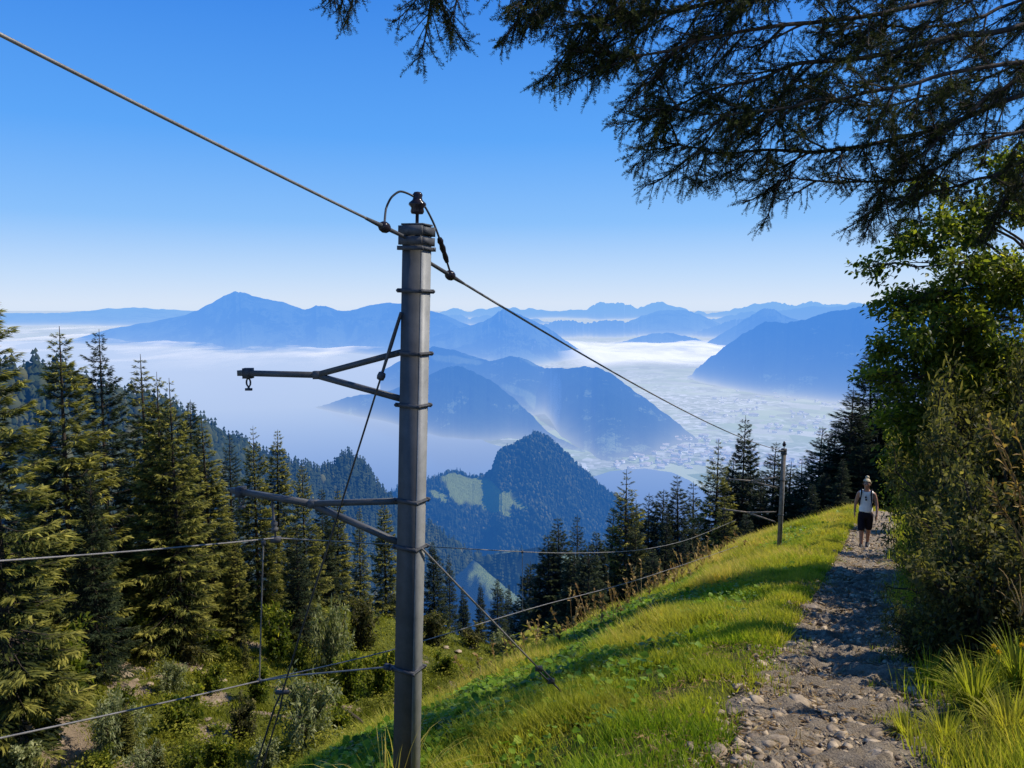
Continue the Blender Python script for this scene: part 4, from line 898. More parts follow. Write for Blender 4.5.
for _m, _n in ((0, 1), (1, 1)):
    n0 = 170000; Yg = 16 * (80 / 16) ** rg.uniform(0, 1, n0); Xg = (rg.uniform(-40, 560, n0) - 512) / F_PX * Yg * 1.02; P = np.stack([Xg, Yg, ground_h(Xg, Yg)], 1); sg, pg = sp_of(Xg, Yg); dg = pg - path_c(sg)
    c1 = vnoise(Xg * .42 + 40 * _m, Yg * .42, 171); so2 = np.zeros(n0)
    for (cx_, cy_, rad) in ((40, 738, 3.2), (22, 716, 2.0), (70, 755, 2.0), (122, 674, 2.0), (192, 668, 1.5), (216, 736, 1.3), (216, 702, 1.3), (130, 690, 1.5)):
        h_ = hit(cx_, cy_); so2 = np.maximum(so2, np.exp(-(((Xg - h_[0]) ** 2 + (Yg - h_[1]) ** 2) / rad ** 2)))
    c1 = c1 - .5 * so2; k = (dg < -6.5) & (rg.uniform(0, 1, n0) < np.clip((c1 - .47) * 3.4, 0, 1)); P, c1 = P[k], c1[k]; n = len(P)
    P[:, 2] += rg.uniform(0, 1, n) ** 1.5 * np.clip((c1 - .44) * 3.2, .1, 1.3); D = rg.normal(0, 1, (n, 3)); D[:, 2] = rg.uniform(-.3, .6, n)
    scatter(mb, LEAF_LO_V, LEAF_LO_F, P, frames(D, rg.normal(0, .6, n)) * rg.uniform(.10, .26, n)[:, None, None], np.clip(-.1 + .5 * rg.uniform(0, 1, n) + .5 * (P[:, 2] - ground_h(P[:, 0], P[:, 1])), 0, .8))
tag(mb.build('slope_grass', M['meadow']), 'rough yellow-green grass on the far side of the gully', 'grass', kind='stuff')

# stones of the trail
gvb = Bag(); rs = np.random.default_rng(820)
TS = [rock_bag(430 + i, f, 1) for i, f in enumerate((.20, .30, .24, .40, .18))]
n0 = 26000; s, d, P = ground_pts(n0, 2.6, 32, -1.0, .95, rs, .75); k = vis(P) & (rs.uniform(0, 1, n0) < np.clip(1.9 - np.abs(d - .12) * 2.2, .0, 1)) & (vnoise(P[:, 0] * 1.6, P[:, 1] * 1.6, 73) > .20); P = P[k]; n = len(P)
size = np.clip(.007 * rs.uniform(.05, 1, n) ** -.70, .006, .075) * (1 + P[:, 1] / 26); D = np.stack([rs.normal(0, 1, n), rs.normal(0, .5, n), rs.normal(0, .28, n)], 1)
kk = rs.integers(0, 5, n)
for j in range(5):
    q = kk == j; scatter(gvb, TS[j][0], TS[j][1], P[q] + [0, 0, .012] + np.stack([np.zeros(q.sum())] * 2 + [size[q] * .10], 1), frames(D[q], rs.normal(0, .40, q.sum())) * size[q][:, None, None], rs.uniform(0, 1, q.sum()))
lt = Bag(); s, d, P = ground_pts(22000, 2.6, 26, -1.1, 1.0, rs, .7); k = vis(P) & (vnoise(P[:, 0] * 1.4, P[:, 1] * 1.4, 74) > .38); P = P[k]; n = len(P); P[:, 2] += rs.uniform(.012, .04, n)
D = np.stack([rs.normal(0, 1, n), rs.normal(0, 1, n), rs.normal(0, .18, n)], 1); MM = frames(D, rs.normal(0, .5, n)) * (rs.uniform(.02, .075, n) * (1 + P[:, 1] / 30))[:, None, None]; MM[:, 1] *= rs.uniform(.10, .32, n)[:, None]
scatter(lt, LEAF_LO_V, LEAF_LO_F, P, MM, np.clip(rs.normal(.35, .3, n), 0, 1)); tag(lt.build('litter', M['stalk']), 'dry straw and leaf litter strewn over the trail', 'litter', kind='stuff')
tag(gvb.build('gravel', M['stone']), 'loose slate chips and gravel scattered over the trail', 'gravel', kind='stuff')
for i, (px, py, sz, lab) in enumerate([(714, 752, .085, 'dark flat stone at the bottom left edge of the trail'), (776, 742, .075, 'flat stone with a dark underside low on the trail'), (797, 706, .085, 'slab of stone on the shaded middle of the trail'), (884, 762, .09, 'pale stone at the bottom edge of the trail'), (745, 762, .06, 'small dark stone at the bottom edge beside the flat one'), (850, 730, .07, 'rounded stone at the edge of the lowest shadow'), (812, 610, .10, 'stone sticking out of the grass left of the trail, halfway up'), (905, 610, .10, 'stone at the right edge of the trail halfway up'), (790, 648, .09, 'stone on the left trail edge below the halfway one'), (762, 665, .075, 'tilted stone in the grass at the left trail edge'), (848, 577, .11, 'stone left of the trail close to the walker')]):
    P = hit(px, py); rock(P, sz, lab, i % 5, 'larger stones on the trail', 'stone', 'stone')

# ------------------------------------------------------------------ the broadleaf tree and shrubs of the right bank
def limb(a, b, r0, r1, sag=0.0, n=8, wob=.05, r=rng):
    q = np.linspace(0, 1, n)[:, None]; L = np.linalg.norm(np.asarray(b) - a); P = np.asarray(a) * (1 - q) + np.asarray(b) * q; P = P + np.array([0, 0, 1]) * (sag * L * np.sin(q * math.pi)); P[1:-1] += r.normal(0, wob * L * .2, (n - 2, 3)); return P, np.linspace(r0, r1, n)
def broadleaf(root, blobs, foot, top, nleaf, lsize, r, mat, wood=True, trunk_r=.10, leaf_tpl=(LEAF_V, LEAF_F), tint0=.2):
    tb = Bag(); lb = Bag(); foot = np.asarray(foot, float); top = np.asarray(top, float)
    TP, TR = limb(foot, top, trunk_r, trunk_r * .25, .03, 12, .12, r); tb.add(*tube(TP, TR, 9), .4)
    vol = np.array([b[3] ** 2 for b in blobs]); cnt = (nleaf * vol / vol.sum()).astype(int)
    for (c, m) in zip(blobs, cnt):
        C = np.array(c[:3]); rad = c[3]
        k = np.argmin(np.linalg.norm(TP - (C - [0, 0, .6]), axis=1)); k = max(2, min(k, 10))
        BP, BR = limb(TP[k], C, .018 + .018 * rad, .010, .08, 8, .12, r); tb.add(*tube(BP, BR, 6), .3)
        ntw = max(6, int(rad * 26)); tw = []
        for j in range(ntw):
            dv = r.normal(0, 1, 3); dv /= np.linalg.norm(dv); E = C + dv * rad * np.array([1, 1, .75]) * r.uniform(.55, 1.05); B0 = BP[r.integers(3, 8)] * .6 + C * .4 + r.normal(0, .1 * rad, 3)
            Q, QR = limb(B0, E, .008, .003, .10, 6, .15, r); tb.add(*tube(Q, QR, 4), .2); tw.append(Q)
        tw = np.array(tw); j = r.integers(0, ntw, m); u = r.uniform(.25, 1.0, m) ** .8 * 5; i0 = np.clip(u.astype(int), 0, 4); f = (u - i0)[:, None]
        P = tw[j, i0] * (1 - f) + tw[j, i0 + 1] * f + r.normal(0, .05 + .045 * rad, (m, 3))
        tdir = tw[j, i0 + 1] - tw[j, i0]; tdir /= np.linalg.norm(tdir, axis=1, keepdims=True) + 1e-9
        D = tdir + r.normal(0, .7, (m, 3)); D[:, 2] -= .35
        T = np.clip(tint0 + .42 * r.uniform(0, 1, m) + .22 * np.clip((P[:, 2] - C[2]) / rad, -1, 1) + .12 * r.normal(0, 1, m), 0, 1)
        # leaves lie rather flat, faces up
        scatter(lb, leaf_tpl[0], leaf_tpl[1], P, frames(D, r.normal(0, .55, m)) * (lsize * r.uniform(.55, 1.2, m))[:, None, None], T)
    tb.build('trunk', M['bark'], root, True); lb.build('crown', M[mat], root)
def pblob(px, py, Y, rpx): P = at(px, py, Y); return (P[0], P[1], P[2], rpx / F_PX * Y)
rt = np.random.default_rng(850); fx = at(1050, 540, 12.5); foot = np.array([fx[0], fx[1], float(ground_h(fx[0], fx[1])) - .1])
t = empty('broadleaf_tree', foot); tag(t, 'leafy deciduous tree with backlit yellow-green leaves leaning over the trail on the right', 'tree')
bl = [pblob(*q) for q in [(905, 250, 12.3, 34), (868, 268, 12.0, 20), (945, 232, 12.4, 44), (990, 215, 12.8, 48), (893, 310, 12.2, 30), (930, 300, 12.6, 46), (985, 290, 12.9, 56), (880, 345, 12.0, 22), (910, 355, 12.3, 44), (960, 360, 12.8, 56), (1015, 385, 12.6, 60), (878, 385, 12.1, 24), (862, 380, 11.9, 12), (915, 405, 12.4, 46), (960, 425, 12.6, 46), (890, 430, 12.1, 30), (905, 455, 12.0, 26), (940, 465, 12.2, 34), (975, 460, 12.0, 42), (1005, 440, 12.0, 44), (1020, 350, 12.0, 50), (1015, 280, 12.0, 50), (965, 330, 11.8, 40), (985, 395, 11.8, 44), (925, 190, 12.6, 26), (1005, 165, 13.2, 34), (955, 265, 11.6, 30), (915, 330, 11.5, 30)]]
bl = [(b[0] - foot[0], b[1] - foot[1], b[2] - foot[2], b[3]) for b in bl]
broadleaf(t, bl, (0, 0, 0), at(1040, 240, 12.9) - foot, 33000, .10, rt, 'leaf', tint0=.28)
GS = 'shrubs on the right bank'
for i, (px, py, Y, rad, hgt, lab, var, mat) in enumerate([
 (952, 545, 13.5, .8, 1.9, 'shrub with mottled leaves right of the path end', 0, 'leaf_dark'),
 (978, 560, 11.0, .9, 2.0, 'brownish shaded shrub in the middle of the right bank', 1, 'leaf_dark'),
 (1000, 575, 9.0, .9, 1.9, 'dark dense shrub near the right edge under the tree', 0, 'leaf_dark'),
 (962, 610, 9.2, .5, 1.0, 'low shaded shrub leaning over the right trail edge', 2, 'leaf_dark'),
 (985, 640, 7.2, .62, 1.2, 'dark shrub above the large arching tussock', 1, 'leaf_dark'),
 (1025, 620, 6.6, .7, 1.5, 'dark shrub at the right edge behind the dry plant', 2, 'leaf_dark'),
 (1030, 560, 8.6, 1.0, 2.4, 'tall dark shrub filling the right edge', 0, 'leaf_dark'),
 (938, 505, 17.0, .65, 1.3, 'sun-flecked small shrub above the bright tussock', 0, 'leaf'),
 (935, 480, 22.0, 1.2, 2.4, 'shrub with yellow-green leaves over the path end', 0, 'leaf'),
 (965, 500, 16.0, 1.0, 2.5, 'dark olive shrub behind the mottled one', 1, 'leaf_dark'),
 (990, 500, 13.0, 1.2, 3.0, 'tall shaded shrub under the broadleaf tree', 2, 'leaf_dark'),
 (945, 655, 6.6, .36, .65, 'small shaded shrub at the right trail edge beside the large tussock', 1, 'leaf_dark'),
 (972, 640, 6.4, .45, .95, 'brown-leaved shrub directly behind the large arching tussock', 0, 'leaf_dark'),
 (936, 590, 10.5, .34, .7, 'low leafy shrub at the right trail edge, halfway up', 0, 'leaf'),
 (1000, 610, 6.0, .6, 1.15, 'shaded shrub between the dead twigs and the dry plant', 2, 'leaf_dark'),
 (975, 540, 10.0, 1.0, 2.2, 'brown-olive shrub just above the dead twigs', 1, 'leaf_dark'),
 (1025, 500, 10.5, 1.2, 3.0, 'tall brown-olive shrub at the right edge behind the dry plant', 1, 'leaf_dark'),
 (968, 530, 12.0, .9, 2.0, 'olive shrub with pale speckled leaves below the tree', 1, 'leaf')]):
    bush(drop_to(px, Y), rad, hgt, lab, var, mat, True, i * 1.3, GS, 'shrub', 'shrub')
# dry plant with golden leaves
o = empty('dry_plant', drop_to(1085, 5.2)); tag(o, 'dry golden-brown leafy plant hanging in from the right edge', 'dry plant'); b = Bag(); l = Bag(); rd = np.random.default_rng(870); O = np.array(o.location)
for (qx, qy) in [(988, 418), (1000, 440), (984, 478), (1002, 462), (1012, 425), (996, 500), (1016, 485)]:
    E = at(qx, qy, 5.2) - O; Q, QR = limb((rd.normal(0, .04), rd.normal(0, .04), 0), E, .010, .003, .10, 9, .06, rd); b.add(*tube(Q, QR, 5), .5)
    m = 16; u = rd.uniform(.66, 1.0, m) * 8; i0 = np.clip(u.astype(int), 0, 7); f = (u - i0)[:, None]; PP = Q[i0] * (1 - f) + Q[i0 + 1] * f; D = rd.normal(0, .5, (m, 3)) + (Q[-1] - Q[-3]) * 4 + [0, 0, -.55]
    Mx = frames(D, rd.uniform(-1, 1, m)) * (.075 * rd.uniform(.6, 1.2, m))[:, None, None]; Mx[:, 1] *= .6; scatter(l, LEAF_V, LEAF_F, PP, Mx, rd.uniform(.3, 1, m))
b.build('stem', M['stalk'], o); l.build('foliage', M['leaf_dry'], o)
# pale dead twigs on the bank
for j, (px, py, Y, lab) in enumerate([(985, 545, 6.6, 'bleached dead twigs sticking out of the dark shrub'), (1020, 590, 5.4, 'bleached dead twigs at the right edge above the tussocks')]):
    b = Bag(); g0 = at(px, py + 22, Y)
    for k in range(9): E = at(px + rd.uniform(-26, 14), py - rd.uniform(0, 30), Y) + rd.normal(0, .03, 3); Q, QR = limb(g0 + rd.normal(0, .02, 3), E, .006, .0025, .08, 6, .12, rd); b.add(*tube(Q, QR, 4), rd.uniform(.6, 1))
    tag(b.build('dead_branch', M['stalk']), lab, 'dead twigs')
# yellow flowers
PET_V = np.array([[0, 0, 0], [.5, .22, .10], [1, 0, .02], [.5, -.22, .10]]); PET_F = np.array([[0, 3, 1], [3, 2, 1]])
for (px, py, Y, lab) in [(993, 646, 4.9, 'yellow flower on the right bank, between two tussocks'), (1021, 645, 4.7, 'yellow flower at the right edge of the photo'), (920, 634, 6.4, 'small orange-yellow flower at the right trail edge'), (998, 652, 4.95, 'wilting yellow flower just below the one between two tussocks')]:
    c = at(px, py, Y); g0 = float(ground_h(c[0], c[1] + .06)); o = empty('flower', (c[0], c[1] + .06, g0)); tag(o, lab, 'flower', 'yellow flowers on the right bank'); O = np.array(o.location); b = Bag()
    Q, QR = limb((0, 0, 0), c - O, .003, .002, .1, 6, .05, rd); b.add(*tube(Q, QR, 5), .3); b.build('stem', M['herb'], o)
    l = Bag(); a = np.arange(8) * math.pi / 4; scatter(l, PET_V, PET_F, np.repeat((c - O)[None], 8, 0), frames(np.stack([np.cos(a), -.4 + 0 * a, np.sin(a)], 1), np.zeros(8)) * .026, rd.uniform(0, 1, 8)); l.build('blossom', M['flower'], o)

# ------------------------------------------------------------------ the big spruce whose boughs hang into the view
def twig_tpl(seed, n=46):
    r = np.random.default_rng(seed); b = Bag(); q = np.linspace(0, 1, 4)[:, None]; C = np.concatenate([q, .05 * r.normal(0, 1) * q ** 2, -.10 * q ** 2], 1); b.add(*tube(C, [.014, .012, .010, .006], 3), .25)
    u = np.sort(r.uniform(.04, 1.0, n)); a = r.uniform(-1.0, 4.14, n); P = np.stack([u, .05 * 0 * u, -.10 * u ** 2], 1); D = np.stack([r.uniform(.30, .85, n), np.cos(a), np.sin(a)], 1)
    NV = np.array([[0, 0, 0], [.45, .085, 0], [1, 0, 0], [.45, -.085, 0]]); NF = np.array([[0, 3, 1], [3, 2, 1]])
    scatter(b, NV, NF, P, frames(D, r.uniform(0, 6, n)) * (.235 * r.uniform(.75, 1.15, n) * (1 - .35 * u))[:, None, None], np.clip(.35 + .45 * u + r.normal(0, .15, n), 0, 1))
    V = np.concatenate(b.V); Fs = np.concatenate(b.T + [np.concatenate([f[:, [0, 1, 2]], f[:, [0, 2, 3]]]) for f in b.Q]); return V, Fs, np.concatenate(b.A)
TW = [twig_tpl(500 + i, 58) for i in range(5)]
rb_ = np.random.default_rng(880)
tr0 = at(1240, 300, 8.2); foot = np.array([tr0[0], tr0[1], float(ground_h(tr0[0], tr0[1])) - .2]); root = empty('overhanging_spruce', foot); tag(root, 'old spruce on the right whose dark drooping boughs hang across the top of the sky', 'spruce tree')
b = Bag(); Q, QR = limb((0, 0, 0), (0.2, .1, 13.0), .30, .12, 0, 12, .01, rb_); b.add(*tube(Q, QR, 12), .4); b.build('trunk', M['bark'], root, True)
def bough(pts, r0, spread, dens, tl, droop=.55, bare=0.0):
    pts3 = np.array([at(p[0] + 8, p[1] - 36, p[2]) for p in pts]) - foot; spread *= .86; dens *= 1.02; C = catmull(pts3, 48); C[4:] += .05 * np.stack([fbm(np.arange(44) * .16, np.full(44, k + pts[0][1]), 9 + k, 3) for k in range(3)], 1); seg = np.linalg.norm(np.diff(C, axis=0), axis=1).sum()
    wb = Bag(); wb.add(*tube(C, np.linspace(r0 * .8, .005, 48), 6), .3); TP, TD, TL = [], [], []
    def spray(Q, L0, tip):                      # side shoots along a branchlet, in a loose flat fan
        n_ = len(Q); ln_ = np.linalg.norm(np.diff(Q, axis=0), axis=1).sum(); m = max(4, int(ln_ * 30)); pl = rb_.normal(0, 1, 3) * [.6, 1, .55]
        for j in range(m):
            u = (j + rb_.uniform(0, 1)) / m
            if u < .12 or rb_.uniform() < .10: continue
            f = u * (n_ - 1); i = min(int(f), n_ - 2); B0 = Q[i] * (1 - (f - i)) + Q[i + 1] * (f - i); T = Q[i + 1] - Q[i]; T /= np.linalg.norm(T) + 1e-9
            sd = np.cross(T, pl); sd /= np.linalg.norm(sd) + 1e-9; sd *= 1 if j % 2 else -1
            L = L0 * (1.05 - .75 * u) * rb_.uniform(.4, 1.2) + .03; d = T * rb_.uniform(.55, 1.1) + sd * rb_.uniform(.35, .9) + rb_.normal(0, .22, 3) + [0, 0, -.30 * droop]; d /= np.linalg.norm(d)
            E = B0 + d * L + np.array([0, 0, -.16 * L]); wb.add(*tube(np.array([B0, (B0 + E) / 2 + [0, 0, .02 * L], E]), [.0045, .0035, .002], 3), .2)
            nt_ = max(2, int(L / .052))
            for t in range(nt_):
                uu = (t + .3) / nt_; PP = B0 * (1 - uu) + E * uu; TP.append(PP); TD.append(d + rb_.normal(0, .45 if t < nt_ - 1 else .15, 3)); TL.append(tl * .72 * rb_.uniform(.6, 1.25))
                if rb_.uniform() < .75: TP.append(PP); TD.append(d * .7 + rb_.normal(0, .6, 3)); TL.append(tl * .6 * rb_.uniform(.6, 1.2))
        TP.append(Q[-2]); TD.append(Q[-1] - Q[-2]); TL.append(tl)
    spray(C[18:], .26, True)
    n = int(seg * dens * .19); off = rb_.uniform(0, 1)
    for k in range(n):
        u = .06 + .9 * (k + rb_.uniform(-.4, 1.4)) / n; u = min(max(u, .05), .97); f = u * 47; i = min(int(f), 46); B0 = C[i] * (1 - (f - i)) + C[i + 1] * (f - i)
        qx, qy = project(B0 + foot)
        if qx > 1120 or qy < -150: continue
        T = C[i + 1] - C[i]; T /= np.linalg.norm(T); side = np.cross(T, [0, 0, 1.0]); side /= np.linalg.norm(side) + 1e-9
        L = spread * (1.55 - .95 * u) * rb_.uniform(.45, 1.15) + .15; d0 = T * rb_.uniform(.35, 1.0) + side * rb_.uniform(-.9, .9) + np.array([0, 0, rb_.choice([-1, -1, 1]) * rb_.uniform(.1, .75)]); d0 /= np.linalg.norm(d0)
        q = np.linspace(0, 1, 8)[:, None]; Qs = B0 + d0 * L * q + np.array([0, 0, 1]) * ((-.45 * droop * q ** 1.6 + .25 * q ** 3) * L) + np.cumsum(rb_.normal(0, .014 * L, (8, 3)), 0) * q; wb.add(*tube(Qs, np.linspace(.010, .003, 8), 4), .2)
        spray(Qs, .30 * spread + .08, True)
    if not TP: return
    TP = np.array(TP); TD = np.array(TD); TL = np.array(TL); qx, qy = project(TP + foot); v_ = (qx < 1120) & (qy > -35); TP, TD, TL = TP[v_], TD[v_], TL[v_]; kk = rb_.integers(0, 5, len(TP)); nb = Bag()
    for j in range(5):
        s_ = kk == j; V, Fs, A = TW[j]; m = s_.sum()
        if m == 0: continue
        Vv = np.einsum('nk,mkj->mnj', V, frames(TD[s_], rb_.uniform(-.6, .6, m)) * TL[s_][:, None, None]) + TP[s_][:, None]
        nb.add(Vv.reshape(-1, 3), (Fs[None] + (np.arange(m) * len(V))[:, None, None]).reshape(-1, 3), np.clip(np.tile(A, m) + np.repeat(rb_.normal(-.05, .12, m), len(V)), 0, 1))
    w_ = wb.build('bough', M['bark'], root); nb.build('needles', M['near_needles'], w_)
BG = [
 ([(1240, 10, 8.2), (1024, 58, 7.4), (904, 84, 6.9), (800, 100, 6.5), (720, 120, 6.3), (640, 158, 6.2)], .045, .75, 20, .17, .6),
 ([(1240, 80, 8.2), (1040, 122, 7.6), (939, 160, 7.2), (856, 180, 6.9), (790, 186, 6.7), (700, 190, 6.5), (660, 176, 6.4)], .042, .62, 19, .16, .65),
 ([(1230, -60, 8.0), (960, -20, 7.0), (795, 0, 6.4), (732, 27, 6.2), (664, 46, 6.0), (600, 56, 5.9), (560, 60, 5.8)], .042, .70, 22, .16, .55),
 ([(1200, -150, 7.6), (900, -100, 6.6), (700, -60, 6.0), (600, -25, 5.7), (545, 10, 5.6), (520, 32, 5.6)], .035, .60, 20, .16, .7),
 ([(1200, -220, 7.4), (800, -140, 6.0), (560, -80, 5.4), (470, -35, 5.2), (430, 5, 5.2), (420, 25, 5.2)], .03, .50, 20, .15, .8),
 ([(1100, -250, 7.0), (700, -150, 5.6), (480, -90, 5.0), (400, -50, 4.9), (352, -14, 4.9), (340, 12, 4.9)], .026, .34, 18, .13, .9),
 ([(1240, 130, 8.3), (1080, 170, 7.9), (1000, 205, 7.6), (940, 222, 7.4), (880, 235, 7.3), (860, 250, 7.3)], .03, .42, 20, .15, .7),
 ([(1240, -30, 8.0), (1060, 20, 7.8), (980, 50, 7.5), (920, 60, 7.4), (870, 62, 7.2), (825, 55, 7.1)], .03, .50, 22, .15, .5),
 ([(1240, 100, 7.2), (1090, 80, 7.0), (1020, 110, 6.8), (960, 150, 6.7), (900, 200, 6.6), (870, 232, 6.6)], .03, .50, 20, .15, .7),
 ([(1240, -80, 8.6), (1080, -30, 8.2), (1000, 0, 8.0), (930, 15, 7.8), (880, 20, 7.7)], .03, .55, 20, .16, .6),
 ([(1240, 160, 8.8), (1120, 160, 8.6), (1040, 190, 8.4), (1000, 225, 8.3), (985, 250, 8.2)], .03, .6, 24, .16, .7),
]
BG += [
 ([(1240, -10, 7.6), (1000, 30, 6.8), (860, 50, 6.3), (760, 62, 6.0), (680, 80, 5.9), (620, 92, 5.8), (580, 100, 5.8)], .03, .55, 20, .15, .55),
 ([(1240, 60, 7.0), (1040, 92, 6.6), (900, 120, 6.2), (800, 140, 6.0), (720, 152, 5.9), (650, 140, 5.9)], .03, .60, 22, .15, .6),
 ([(1240, -120, 7.0), (1000, -60, 6.4), (820, -30, 6.0), (720, -12, 5.8), (640, 12, 5.7), (590, 22, 5.6)], .03, .55, 22, .15, .6),
 ([(1240, 40, 9.0), (1100, 60, 8.7), (1010, 100, 8.5), (930, 130, 8.3), (860, 140, 8.2), (800, 132, 8.1)], .03, .6, 22, .16, .6),
 ([(1240, 140, 7.4), (1100, 150, 7.2), (1020, 165, 7.0), (950, 190, 6.9), (900, 215, 6.8), (790, 215, 6.7), (765, 225, 6.7)], .03, .45, 20, .14, .7),
]
for a in BG: bough(*a)

# ------------------------------------------------------------------ the steel pole, its brackets and the wires
LN = np.array([U[0], U[1], 0]); PR = np.array([W[0], W[1], 0]); ZU = np.array([0, 0, 1.0])
def pole(bx, by, top, label, rough=False):
    """bx,by foot; top = 3D top point (the pole leans slightly)"""
    g0 = float(ground_h(bx, by)); ft = np.array([bx, by, g0 - .35]); root = empty('wire_pole', (bx, by, g0)); O = np.array([bx, by, g0]); ax = top - ft; H = np.linalg.norm(ax); az_ = ax / H
    ln = LN - az_ * (LN @ az_); ln /= np.linalg.norm(ln); pr = np.cross(ln, az_); A = np.stack([pr, ln, az_])
    tag(root, label, 'pole'); q = lambda t: ft + az_ * (H * t) - O
    return root, O, ft, az_, H, ln, pr, A
def beam(bag, a, b, w_, h_, tint=.5):
    a = np.asarray(a, float); b = np.asarray(b, float); d = b - a; L = np.linalg.norm(d); d /= L; y = np.cross(ZU, d); y /= np.linalg.norm(y) + 1e-9; z = np.cross(d, y)
    bag.add(*box((a + b) / 2, np.stack([d, y, z]), (L / 2, w_ / 2, h_ / 2)), tint)
def make_pole(foot_xy, top, label, arm1, arm2, mat, mat2, cz=None, kw=1.0):
    root, O, ft, az_, H, ln, pr, A = pole(*foot_xy, top, label)
    hw, hd = .063 * kw, .054 * kw                                    # half width across the line, half depth along it
    b = Bag(); c = (ft + top) / 2 - O
    # two flanges and a recessed web seen on the lit side: an H section
    b.add(*box(c - ln * (hd - .008), A, (hw, .008, H / 2))); b.add(*box(c + ln * (hd - .008), A, (hw, .008, H / 2)))
    b.add(*box(c + pr * (hw - .008), A, (.006, hd - .0165, H / 2 - .002))); b.add(*box(c - pr * (hw - .008), A, (.006, hd - .0165, H / 2 - .002)))
    b.build('post', mat, root)
    sb_ = Bag(); sb_.add(*box(c + pr * (hw + .0035), A, (.003, hd * .93, H / 2 - .06))); sb_.build('sunlit_side_plate', M['steel_sunlit'], root)  # added pale plate: the sunlit side of the post put into its colour
    def along(z): t = (z - ft[2]) / (top[2] - ft[2]); return ft + (top - ft) * t - O
    def collar(z, th=.018, over=.014, bolts=True):
        cb = Bag(); cc = along(z)
        for sg in (-1, 1):
            cb.add(*box(cc + ln * sg * (hd + .007), A, (hw + .022, .005, th * .7))); cb.add(*box(cc + pr * sg * (hw + .007), A, (.005, hd + .0005, th * .6)))
        if bolts:
            for sg in (-1, 1):
                p0 = cc + pr * (hw + .016) * sg
                V, Fq = tube(np.array([p0 - ln * (hd + .022), p0 + ln * (hd + .022)]), .005, 8); cb.add(V, Fq)
                for e in (-1, 1): cb.add(*lathe([(0, -.006), (.010, -.006), (.010, .006), (0, .006)], p0 + ln * e * (hd + .014), ln, 6))
        return cb.build('collar', mat2, root)
    out_ = {'root': root, 'O': O, 'along': along, 'A': A, 'ln': ln, 'pr': pr, 'hw': hw, 'hd': hd, 'az': az_, 'top': top}
    zt = top[2]
    for zc in (cz or (zt - .8, zt - 1.7)): collar(zc)
    # head: stacked channels that clamp the cables
    hb_ = Bag()
    for k, (dz, ov, th) in enumerate(((.030, .016, .027), (.088, .014, .024), (.130, .022, .012))):
        for sg in (-1, 1): hb_.add(*box(along(zt - dz) + ln * sg * (hd + .012), A, (hw + ov, .010, th)))
        for sg in (-1, 1): hb_.add(*box(along(zt - dz) + pr * sg * (hw + .010), A, (.008, hd + .002, th * .8)))
    hb_.add(*box(along(zt + .006), A, (hw + .01, hd + .001, .005)))
    hb_.build('head_clamp', mat2, root)
    # pin insulator on top
    pi_ = Bag(); t0 = along(zt + .012) + pr * .0
    pi_.add(*lathe([(.010, 0), (.010, .055), (.034, .057), (.040, .070), (.036, .090), (.052, .108), (.050, .118), (.030, .135), (.026, .150), (.030, .165), (.020, .180), (0, .184)], t0, az_, 16))
    ins = pi_.build('insulator', M['ceramic'], root, True)
    # forked brackets
    for (e, f, a1, a2) in (arm1, arm2):
        bb = Bag(); e, f, a1, a2 = (np.asarray(v) - O for v in (e, f, a1, a2))
        beam(bb, e, f, .036, .037); beam(bb, f - (f - e) / np.linalg.norm(f - e) * .02, a1, .033, .035); beam(bb, f - (f - e) / np.linalg.norm(f - e) * .015 + [0, 0, -.004], a2, .031, .033)
        bb.add(*box(f, np.eye(3), (.034, .022, .025)))
        arm = bb.build('bracket', mat, root)
        hk = Bag(); p0 = e + (f - e) * .12
        hk.add(*box(p0, np.eye(3), (.030, .030, .034)))
        th_ = np.linspace(0, math.pi * 2, 13); d_ = (f - e) / np.linalg.norm(f - e)
        ring = np.stack([p0 + d_ * (.018 * math.cos(t)) + ZU * (-.062 + .027 * math.sin(t)) for t in th_]); hk.add(*tube(ring, .006, 6)); hk.add(*lathe([(0, 0), (.008, 0), (.008, .02), (0, .02)], p0 - ZU * .108, ZU, 8)); hk.add(*box(p0 - ZU * .108, np.eye(3), (.022, .010, .008)))
        h2 = hk.build('hook', mat2, arm)
    return out_
Y1 = 4.55
top1 = at(417, 226, Y1); f1 = at(404.5, 790, Y1)
def footfix(top, low):                        # where the leaning axis meets the ground
    for k in range(60):
        t = k / 40.0; P = top + (low - top) * t
        if P[2] < ground_h(P[0], P[1]): break
    return P
F1 = footfix(top1, f1)
def armpt(base, L, z): P = np.asarray(base) - PR * L; return np.array([P[0], P[1], z])
def on_axis(top, foot, py, Y=None):
    best = None
    for t in np.linspace(0, 1, 400):
        P = top + (foot - top) * t; q = project(P)[1]
        if best is None or abs(q - py) < best[0]: best = (abs(q - py), P)
    return best[1]
def arm_end(px, py, base):                    # a point in the plane of the bracket, seen at px,py
    Ls = np.linspace(0, 3, 600); P = base[None] - PR[None] * Ls[:, None]; qx = project(P)[0]; k = np.argmin(np.abs(qx - px)); Yv = P[k][1]; z = at(px, py, Yv)
    return np.array([P[k][0], P[k][1], z[2]])
c_up, c_lo = on_axis(top1, F1, 353), on_axis(top1, F1, 400); d_up, d_lo = on_axis(top1, F1, 500), on_axis(top1, F1, 543)
arm1 = (arm_end(238, 373, c_up), arm_end(318, 375, c_up), arm_end(402, 352, c_up), arm_end(402, 399, c_lo))
arm2 = (arm_end(231, 490, d_up), arm_end(313, 504, d_up), arm_end(400, 501, d_up), arm_end(400, 543, d_lo))
p1 = make_pole((F1[0], F1[1]), top1, 'tall weathered steel pole with two forked brackets standing in front of the valley', arm1, arm2, M['steel'], M['steel_dark'], [on_axis(top1, F1, v)[2] for v in (291, 353, 405, 500, 546, 668)])
